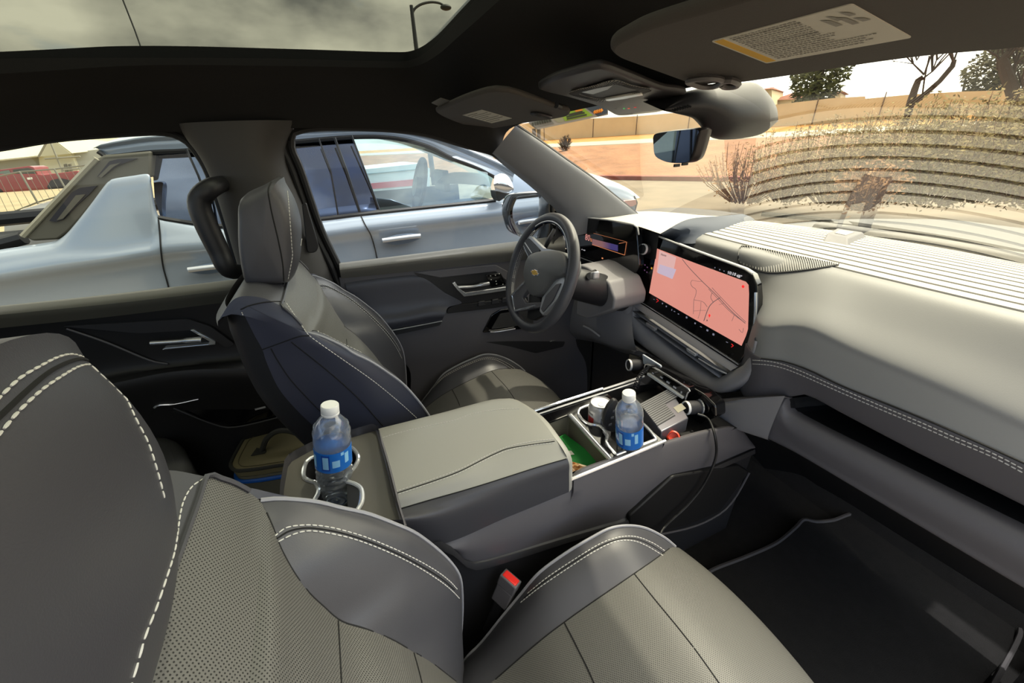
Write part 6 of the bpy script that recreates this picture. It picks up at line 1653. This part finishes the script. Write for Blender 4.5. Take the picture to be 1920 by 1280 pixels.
# ------------------------------------------------------------------ left background: tent, fence, red pickup, white car
def tent():
    t = thing('white_tent', tuple(LY([(60, 330)], 52)[0]), 'large white frame tent behind the red pickup', 'tent')
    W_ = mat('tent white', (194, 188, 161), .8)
    y = 52
    def wall(l, nm, mt, dy=0, th=3):
        m = M(); m.prism(LY(l, y + dy), (0, th, 0)); return m.build(nm, mt, t, smooth=False)
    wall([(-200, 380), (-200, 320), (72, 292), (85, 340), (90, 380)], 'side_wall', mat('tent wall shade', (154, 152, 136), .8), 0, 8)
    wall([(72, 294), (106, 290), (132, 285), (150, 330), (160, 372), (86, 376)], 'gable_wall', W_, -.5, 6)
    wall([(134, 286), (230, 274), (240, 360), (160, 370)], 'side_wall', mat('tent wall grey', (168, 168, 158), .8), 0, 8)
    for l in ([(-220, 325), (-200, 262), (92, 256), (72, 294)], [(72, 294), (95, 258), (134, 288)], [(92, 256), (230, 250), (240, 270), (134, 288)], ):
        P = LY(l, y - 1)
        m = M()
        Pf = [p + Vector((0, (0 if i in (0, 3) else 6), 0)) if len(l) == 4 else p for i, p in enumerate(P)]
        m.add(Pf, [tuple(range(len(P)))]); m.build('roof_panel', W_, t, smooth=False, solid=.1)
    fm = M()
    for l in ([(92, 260), (116, 318), (124, 350)], [(84, 298), (150, 293)], [(72, 294), (92, 258)], [(118, 318), (150, 316)]):
        fm.tube(LY(l, y - 2), .07, 5)
    fm.build('frame', mat('tent frame', (136, 132, 116), .6), t)
    for k in range(2):
        x = 119 + k * 8
        wall([(x, 308), (x + 4.5, 307), (x + 8, 322), (x + 3, 323)], 'vent_window', mat('tent vent', (100, 94, 77), .8) if 'tent vent' not in bpy.data.materials else bpy.data.materials['tent vent'], -1.2, .2)
tent()
far_roof = M(); far_roof.prism(LY([(232, 256), (258, 246), (300, 243), (310, 254)], 80), (0, 4, 0))
far_roof.prism([p + Vector((0, 1, 0)) for p in LY([(232, 256), (310, 254), (310, 380), (232, 385)], 80)], (0, 2, 0))
tag(far_roof.build('far_tree_line', mat('brick brown', (101, 67, 47), .9), smooth=False), 'brown ridge showing above the neighbouring truck roof', 'ridge')
# ground rises a little to the left rear
gl2 = M(); gl2.grid([[Vector((x, y, -1.74 + max(0, (y - 12)) * .018)) for x in (-70, -40, -20, -8)] for y in (10, 16, 24, 34, 48, 70)])
struct(gl2.build('terrain_2', mat('tan lot dirt', (159, 142, 107), .95, var=(.7, .12))), 'tan ground behind the neighbouring truck', 'ground')
# red pickup
rp = thing('red_pickup', tuple(Vector((Yp(70, 375, 40).x, 41, Yp(70, 375, 40).z))), 'red pickup truck parked behind the temporary fence', 'pickup truck')
REDP = mat('red truck paint', (123, 17, 16), .3, coat=.6)
def rpp(l, nm, mt, y0=40, th=1.9, bev=.05):
    m = M(); m.prism(LY(l, y0), (0, th, 0)); return m.build(nm, mt, rp, bevel=bev, smooth=True)
rpp([(-60, 345), (-58, 330), (0, 326), (66, 326), (80, 328), (146, 320), (150, 334), (132, 352), (60, 362), (-40, 370)], 'body', REDP)
rpp([(-22, 330), (0, 318), (54, 311), (63, 313), (72, 328), (40, 330)], 'cab', REDP, 40.1, 1.7)
rpp([(-16, 328), (2, 321), (16, 319), (22, 328)], 'cab_window', mat('teal grey glass', (94, 109, 100), .2), 40.05, .1, 0)
rpp([(26, 327), (24, 318), (52, 315), (62, 318), (68, 327)], 'cab_window', mat('dark green glass', (47, 51, 39), .2), 40.05, .1, 0)
rpp([(60, 332), (61, 336), (52, 337), (50, 333)], 'door_sticker', PAPER, 39.97, .02, 0)
for a_, b_ in ((-10, 362), (118, 356)):
    c = Yp(a_, b_, 40); m = M(); m.lathe([(.2, -.14), (.46, -.13), (.48, 0), (.46, .13), (.2, .14)], c + Vector((0, .1, 0)), (0, 1, 0), 24); wo = m.build('wheel', RUB, rp)
    m = M(); m.lathe([(.24, -.1), (.26, -.15), (.05, -.13), (.001, -.13)], c + Vector((0, .1, 0)), (0, 1, 0), 18); m.build('wheel_rim', SAT, wo)
rpp([(88, 350), (95, 338), (112, 334), (132, 338), (136, 348), (128, 360), (98, 364)], 'wheel_arch', PLBB, 39.95, .3, 0)
# fence panels
FEN = mat('galvanised fence', (117, 114, 101), .5, metal=.3)
def panel(t0, b0, t1, b1, y, label):
    T0, B0 = Yp(*t0, y), Yp(*b0, y); T1, B1 = Yp(*t1, y - .6), Yp(*b1, y - .6)
    f = thing('fence_panel', tuple(B0), label, 'fence panel', 'temporary fence panels')
    for a_, b_ in ((T0, B0), (T1, B1)): m = M(); m.tube([a_, b_], .035, 6); m.build('post', FEN, f)
    m = M(); m.tube([T0, T1], .028, 6); m.build('top_rail', FEN, f)
    m = M(); m.tube([B0.lerp(T0, .08), B1.lerp(T1, .08)], .028, 6); m.build('bottom_rail', FEN, f)
    w = M()
    for k in range(1, 5): w.tube([T0.lerp(T1, k / 5), B0.lerp(B1, k / 5)], .008, 4)
    w.build('wires', FEN, f)
panel((-30, 336), (5, 412), (37, 322), (73, 384), 24, 'temporary fence panel nearest the left edge in front of the pickup')
panel((37, 322), (73, 384), (102, 317), (130, 366), 24, 'temporary fence panel crossing the pickup doors')
panel((102, 317), (130, 366), (175, 308), (200, 352), 24, 'temporary fence panel over the pickup bed')
# white car beyond the neighbouring bed
wcr = thing('white_car', tuple(Vector((Yp(60, 430, 6.5).x, 7, -1.75))), 'white car showing its hood behind the neighbouring truck bed', 'car')
m = M(); m.loft([LY([(8, 425), (14, 408), (40, 394), (80, 382), (130, 370)], 6.3), LY([(20, 404), (40, 393), (60, 387), (90, 378), (140, 366)], 6.8), LY([(24, 402), (42, 391), (64, 385), (92, 376), (150, 362)], 7.8)], 20, 16)
m.loft([LY([(8, 425), (14, 408), (40, 394), (80, 382), (130, 370)], 6.3), LY([(8, 440), (14, 430), (60, 425), (90, 420), (140, 415)], 6.25), LY([(8, 560), (30, 560), (60, 560), (90, 560), (140, 560)], 6.3)], 20, 12)
m.build('hood', mat('white car paint', (176, 173, 165), .25, coat=.6), wcr)
m = M(); m.loft([LY([(150, 362), (180, 345), (230, 335), (330, 335)], 6.9), LY([(150, 362), (180, 345), (230, 335), (330, 335)], 8.2)], 12, 4); m.build('cabin', GLO, wcr)
for a_ in (40, 200):
    c = Yp(a_, 470, 6.4); c.z = -1.42; m = M(); m.lathe([(.15, -.1), (.33, -.1), (.33, .1), (.15, .1)], c, (0, 1, 0), 20); m.build('wheel', RUB, wcr)
# ------------------------------------------------------------------ neighbouring truck
NY = 2.62
nt_ = thing('neighbour_truck', (0, 3.4, -1.75), 'pale blue grey pickup truck parked close on the left with dark tinted glass', 'pickup truck')
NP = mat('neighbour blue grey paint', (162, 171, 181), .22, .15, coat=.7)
def NL(l, y=NY): return LY(l, y)
n = 140
R0 = [(-120, 490), (0, 468), (60, 459), (91, 454), (109, 449), (127, 436), (145, 417), (172, 385), (199, 351), (208, 343), (217, 339), (250, 334), (280, 331), (284, 345), (288, 370), (292, 390), (298, 405), (308, 409), (320, 411), (381, 420), (450, 424), (601, 410), (676, 401), (800, 388), (929, 375), (1000, 368), (1060, 362)]
def tab(l, x):
    for (a, b), (c, d) in zip(l, l[1:]):
        if a <= x <= c: return b + (d - b) * (x - a) / (c - a)
    return l[-1][1]
E1 = [(-120, 515), (0, 492), (100, 475), (217, 454), (317, 440), (450, 438), (601, 424), (676, 414), (800, 400), (929, 386), (1000, 378), (1060, 372)]
E2 = [(-120, 540), (0, 520), (100, 503), (217, 486), (317, 470), (450, 458), (601, 442), (676, 432), (800, 418), (929, 403), (1000, 394), (1060, 386)]
r0 = param(NL(R0, NY + .03), n)
r1 = [p + Vector((0, -.035, -.012)) for p in r0]
r2 = param(NL([(x, max(y + 8, tab(E1, x))) for x, y in R0], NY - .03), n)
r2b = param(NL([(x, max(y + 18, tab(E2, x))) for x, y in R0], NY - .05), n)
r3 = [Vector((p.x, NY - .01, p.z - .12)) for p in r2b]
r4 = [Vector((p.x, NY - .02, -.95)) for p in r2b]
r5 = [Vector((p.x, NY + .02, -1.35)) for p in r2b]
side_ = M().loft([r0, r1, r2, r2b, r3, r4, r5], n, 49, byindex=True)
so2 = side_.build('body_side', NP, nt_)
NT = side_.bvh()
def seamline(l, r=.0038, mt=SEAM, nm='door_gap'):
    p = drape(NT, l, .003, 30)
    if len(p) > 2: m = M(); m.tube(p, r, 5); m.build(nm, mt, nt_)
seamline([(297, 408), (300, 440), (302, 470), (306, 500), (314, 530), (322, 560)])
seamline([(676, 403), (684, 420), (695, 440), (702, 462), (708, 490), (712, 520)])
# roof, rails and pillars of the cab
rl = cr(NL([(184, 279), (192, 290), (238, 286), (283, 281), (349, 278), (460, 270), (545, 262), (660, 253), (737, 255), (802, 271), (846, 293), (912, 320), (960, 352)], NY + .10), 50)
rt2 = cr(NL([(184, 276), (198, 266), (249, 256), (283, 251), (349, 247), (460, 243), (545, 241), (660, 240), (737, 241), (802, 252), (846, 264), (890, 283), (960, 312)], NY + .14), 50)
rc = [Vector((p.x, 3.5, p.z + .07)) for p in rt2]; rf = [Vector((p.x, 4.35, p.z)) for p in rt2]
m = M().loft([rl, [p.lerp(q, .5) + Vector((0, -.02, 0)) for p, q in zip(rl, rt2)], rt2, rc, rf], 50, 25, byindex=True); m.build('roof', NP, nt_)
m = M(); m.tube([p + Vector((0, -.012, -.012)) for p in rl], .012, 6); m.build('window_trim', PLBB, nt_)
# windshield pillar, windshield glass and hood
p0 = cr(NL([(890, 283), (925, 297), (960, 312), (1000, 334), (1031, 356), (1060, 372)], NY + .14), 20)
p1 = cr(NL([(846, 294), (880, 306), (912, 320), (930, 334), (944, 348), (960, 372)], NY + .08), 20)
M().loft([p0, p1], 20, 4, byindex=True).build('windshield_pillar', NP, nt_)
ws = M(); ws.loft([p0, [Vector((p.x + .12, 3.5, p.z + .05)) for p in p0], [Vector((p.x, 4.35, p.z)) for p in p0]], 20, 9, byindex=True); ws.build('windshield', glass('neighbour windshield', (.5, .55, .55), 1), nt_)
h0 = cr(NL([(1031, 352), (1060, 340), (1100, 333), (1122, 333), (1153, 341), (1175, 352), (1192, 366)], NY + .12), 20)
h0s = cr(NL([(1031, 378), (1060, 372), (1100, 362), (1122, 358), (1153, 360), (1175, 366), (1192, 374)], NY), 20)
h0b = cr(NL([(1031, 430), (1060, 420), (1100, 410), (1122, 405), (1153, 400), (1175, 396), (1190, 394)], NY), 20)
hc_ = [Vector((p.x + .06, 3.5, p.z + .06)) for p in h0]; hf = [Vector((p.x, 4.4, p.z)) for p in h0]
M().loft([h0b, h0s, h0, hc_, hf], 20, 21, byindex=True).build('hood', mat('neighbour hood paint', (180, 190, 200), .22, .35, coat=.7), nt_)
m = M(); m.prism(rounded(NL([(1190, 366), (1196, 380), (1192, 394), (1186, 420)], NY), .01), (.0, 1.8, 0)); m.build('front_end', PLA, nt_)
m = M(); m.prism(rounded(NL([(1166, 379), (1172, 376), (1192, 374), (1194, 383), (1186, 387), (1170, 388)], NY - .03), .006), (0, .04, 0)); m.build('headlamp', mat('headlamp glass', (196, 150, 140), .2, coat=.5), nt_, bevel=.004)
# side glass; blue of the reflected sky is put into its mirror colours
GN = mat('neighbour dark glass', (96, 108, 132), 0.0, metal=1)
GN2 = glass('neighbour front glass', (.52, .70, .72), 2.0, 1.5, 0, .16, (.72, .88, 1.0))
def npane(l, nm, mt, y=NY + .03):
    P = [PP(a, b, Vector((0, 1, -.24)), y + .0864) for a, b in l]
    m = M(); m.add(P, [tuple(range(len(P)))]); return m.build(nm, mt, nt_, smooth=False)
npane([(284, 284), (349, 278), (460, 271), (545, 263), (598, 259), (612, 300), (636, 402), (601, 408), (450, 422), (381, 419), (317, 410), (300, 404), (290, 370)], 'rear_door_glass', GN)
npane([(598, 259), (660, 254), (680, 310), (711, 392), (676, 400), (634, 404), (612, 300)], 'pillar_panel', mat('black pillar gloss', (84, 94, 116), 0.0, metal=1), NY + .025)
npane([(660, 254), (700, 252), (737, 256), (802, 272), (846, 294), (890, 311), (914, 323), (925, 371), (800, 386), (711, 394), (690, 340)], 'front_door_glass', GN2)
m = M()
def ln(l, r, y=NY + .02): m.tube(NL(l, y), r, 5)
ln([(627, 258), (650, 320), (676, 402)], .008); ln([(597, 259), (620, 320), (634, 404)], .005); ln([(349, 279), (372, 330), (392, 385), (402, 418)], .006); ln([(659, 254), (690, 335), (711, 393)], .006)
m.build('glass_edges', PLBB, nt_)
m = M(); m.tube(cr(NL([(297, 408), (317, 412), (381, 421), (450, 424), (601, 411), (676, 402), (800, 389), (929, 376)], NY + .01), 40), .014, 6); m.build('belt_trim', PLBB, nt_)
# dark buttress behind the cab with two slots
BUT = mat('buttress plastic', (92, 88, 76), .6)
m = M(); m.prism(NL([(45, 443), (60, 430), (181, 298), (193, 291), (238, 287), (283, 283), (283, 332), (217, 340), (199, 352), (172, 386), (145, 418), (127, 436), (109, 449), (60, 452)], NY + .055), (0, .14, 0)); bo = m.build('buttress', BUT, nt_, bevel=.01)
m = M(); m.tube(NL([(43, 443), (110, 372), (181, 297)], NY + .05), .012, 6); m.build('buttress_edge', mat('buttress edge', (150, 144, 124), .5), bo)
for l in ([(182, 331), (205, 302), (222, 298), (257, 297), (232, 306), (218, 312), (190, 333)], [(92, 414), (135, 360), (150, 352), (182, 348), (165, 366), (145, 384), (118, 412), (104, 416)]):
    m = M(); m.prism(NL(l, NY + .045), (0, .012, 0)); m.build('buttress_slot', mat('slot dark', (30, 30, 40), .6) if 'slot dark' not in bpy.data.materials else bpy.data.materials['slot dark'], nt_, smooth=False)
for l in ([(184, 331), (206, 309), (226, 305), (212, 313), (190, 333)], [(106, 413), (142, 366), (160, 364), (140, 386), (118, 410)]):
    m = M(); m.prism(NL(l, NY + .040), (0, .01, 0)); m.build('slot_blade', BUT, nt_, smooth=False)
m = M(); m.box((-2.2, 3.5, -.62), (2.4, 1.5, .45)); m.build('bed_cover', PLBB, nt_, bevel=.02)
m = M(); m.tube(NL([(-120, 478), (0, 458), (45, 446)], NY + .10), .03, 8); m.tube([Vector((-3.4, 4.3, -.33)), Vector((-1.3, 4.3, -.30))], .05, 8); m.build('bed_rail', PLBB, nt_)
# door handles and mirror
def handle(cx, cy, w, label=None):
    m = M(); m.prism(cr(NL([(cx - w, cy + 6), (cx - w * .6, cy - 3), (cx, cy - 8), (cx + w * .7, cy - 9), (cx + w, cy - 4), (cx + w * .6, cy + 6), (cx, cy + 12), (cx - w * .5, cy + 12)], NY - .055), 30, closed=True)[:-1], (0, .02, 0)); m.build('handle_cup', mat('handle cup', (110, 124, 142), .3, .4) if 'handle cup' not in bpy.data.materials else bpy.data.materials['handle cup'], nt_, bevel=.004)
    m = M(); m.tube(cr(NL([(cx - w * .95, cy + 4), (cx - w * .4, cy + 1), (cx + w * .4, cy - 3), (cx + w * .93, cy - 5)], NY - .085), 16), [.014] * 16, 10); m.build('door_handle', SAT, nt_)
handle(753, 447, 38); handle(395, 502, 44)
m = M(); m.loft([NL([(927, 330), (940, 325), (952, 330), (960, 342)], NY - .12), NL([(926, 345), (938, 342), (952, 346), (962, 352)], NY - .20), NL([(929, 358), (940, 361), (952, 362), (960, 358)], NY - .14), NL([(929, 356), (940, 350), (952, 350), (960, 352)], NY - .02)], 14, 19); m.build('mirror_cap', CHR, nt_)
m = M(); m.prism(NL([(929, 358), (958, 358), (952, 368), (936, 378), (931, 370)], NY - .10), (0, .1, 0)); m.build('mirror_base', PLBB, nt_, bevel=.005)
# cabin inside
TEAL = mat('pale interior', (120, 140, 140), .6)
m = M(); m.lathe([(.175, -.014), (.19, -.012), (.195, 0), (.19, .012), (.175, .014), (.168, 0)], Yp(786, 347, 3.1), (-.95, 0, .3), 36); m.build('steering_wheel', PLBB, nt_)
m = M(); m.lathe([(.07, -.02), (.07, .02), (.001, .025)], Yp(782, 350, 3.1), (-.95, 0, .3), 20); m.build('wheel_hub', TEAL, nt_)
m = M(); m.loft([LY([(818, 342), (830, 345), (870, 345), (920, 350)], 3.0), LY([(830, 330), (850, 324), (890, 325), (925, 330)], 3.3), LY([(830, 330), (850, 324), (890, 325), (925, 330)], 4.2)], 14, 11); m.build('dash', TEAL, nt_)
m = M(); m.box(Yp(828, 338, 3.4), (.05, .32, .16)); m.build('screen', TEAL, nt_, bevel=.01)
m = M(); m.box((0, 3.5, -.75), (3.0, 1.5, .5)); m.build('lower_cabin', PLBB, nt_)
m = M(); m.grid([[Vector((x, 4.42, z)) for x in (-1.0, 1.3)] for z in (-1.4, -.36)]); m.build('far_side', NP, nt_, smooth=False)
for x in (-2.35, 1.75):
    m = M(); m.lathe([(.2, -.14), (.40, -.14), (.42, -.1), (.42, .1), (.40, .14), (.2, .14)], (x, NY + .2, -1.33), (0, 1, 0), 28); m.build('wheel', RUB, nt_)
# trailer seen through the neighbour's windows
tr = thing('white_trailer', (1.6, 8.5, -1.75), 'white trailer with a red stripe seen through the neighbouring truck cab', 'trailer')
def tp_(l, nm, mt, dy=0, th=2): m = M(); m.prism(LY(l, 8 + dy), (0, th, 0)); m.build(nm, mt, tr, smooth=False)
tp_([(640, 322), (790, 306), (806, 316), (806, 372), (660, 392), (640, 360)], 'box', mat('trailer white', (224, 228, 226), .5))
tp_([(640, 349), (798, 334), (800, 346), (650, 358)], 'red_stripe', mat('trailer red', (200, 60, 70), .5), -.02, .05)
tp_([(640, 330), (800, 315), (800, 316.5), (640, 331.5)], 'grey_line', mat('trailer grey', (130, 150, 150), .5), -.02, .05)
for x in (.6, 1.6): m = M(); m.lathe([(.15, -.1), (.35, -.1), (.35, .1), (.15, .1)], (x, 8.2, -1.4), (0, 1, 0), 20); m.build('wheel', RUB, tr)
for o in S.objects:
    if '_o' in o: del o['_o']
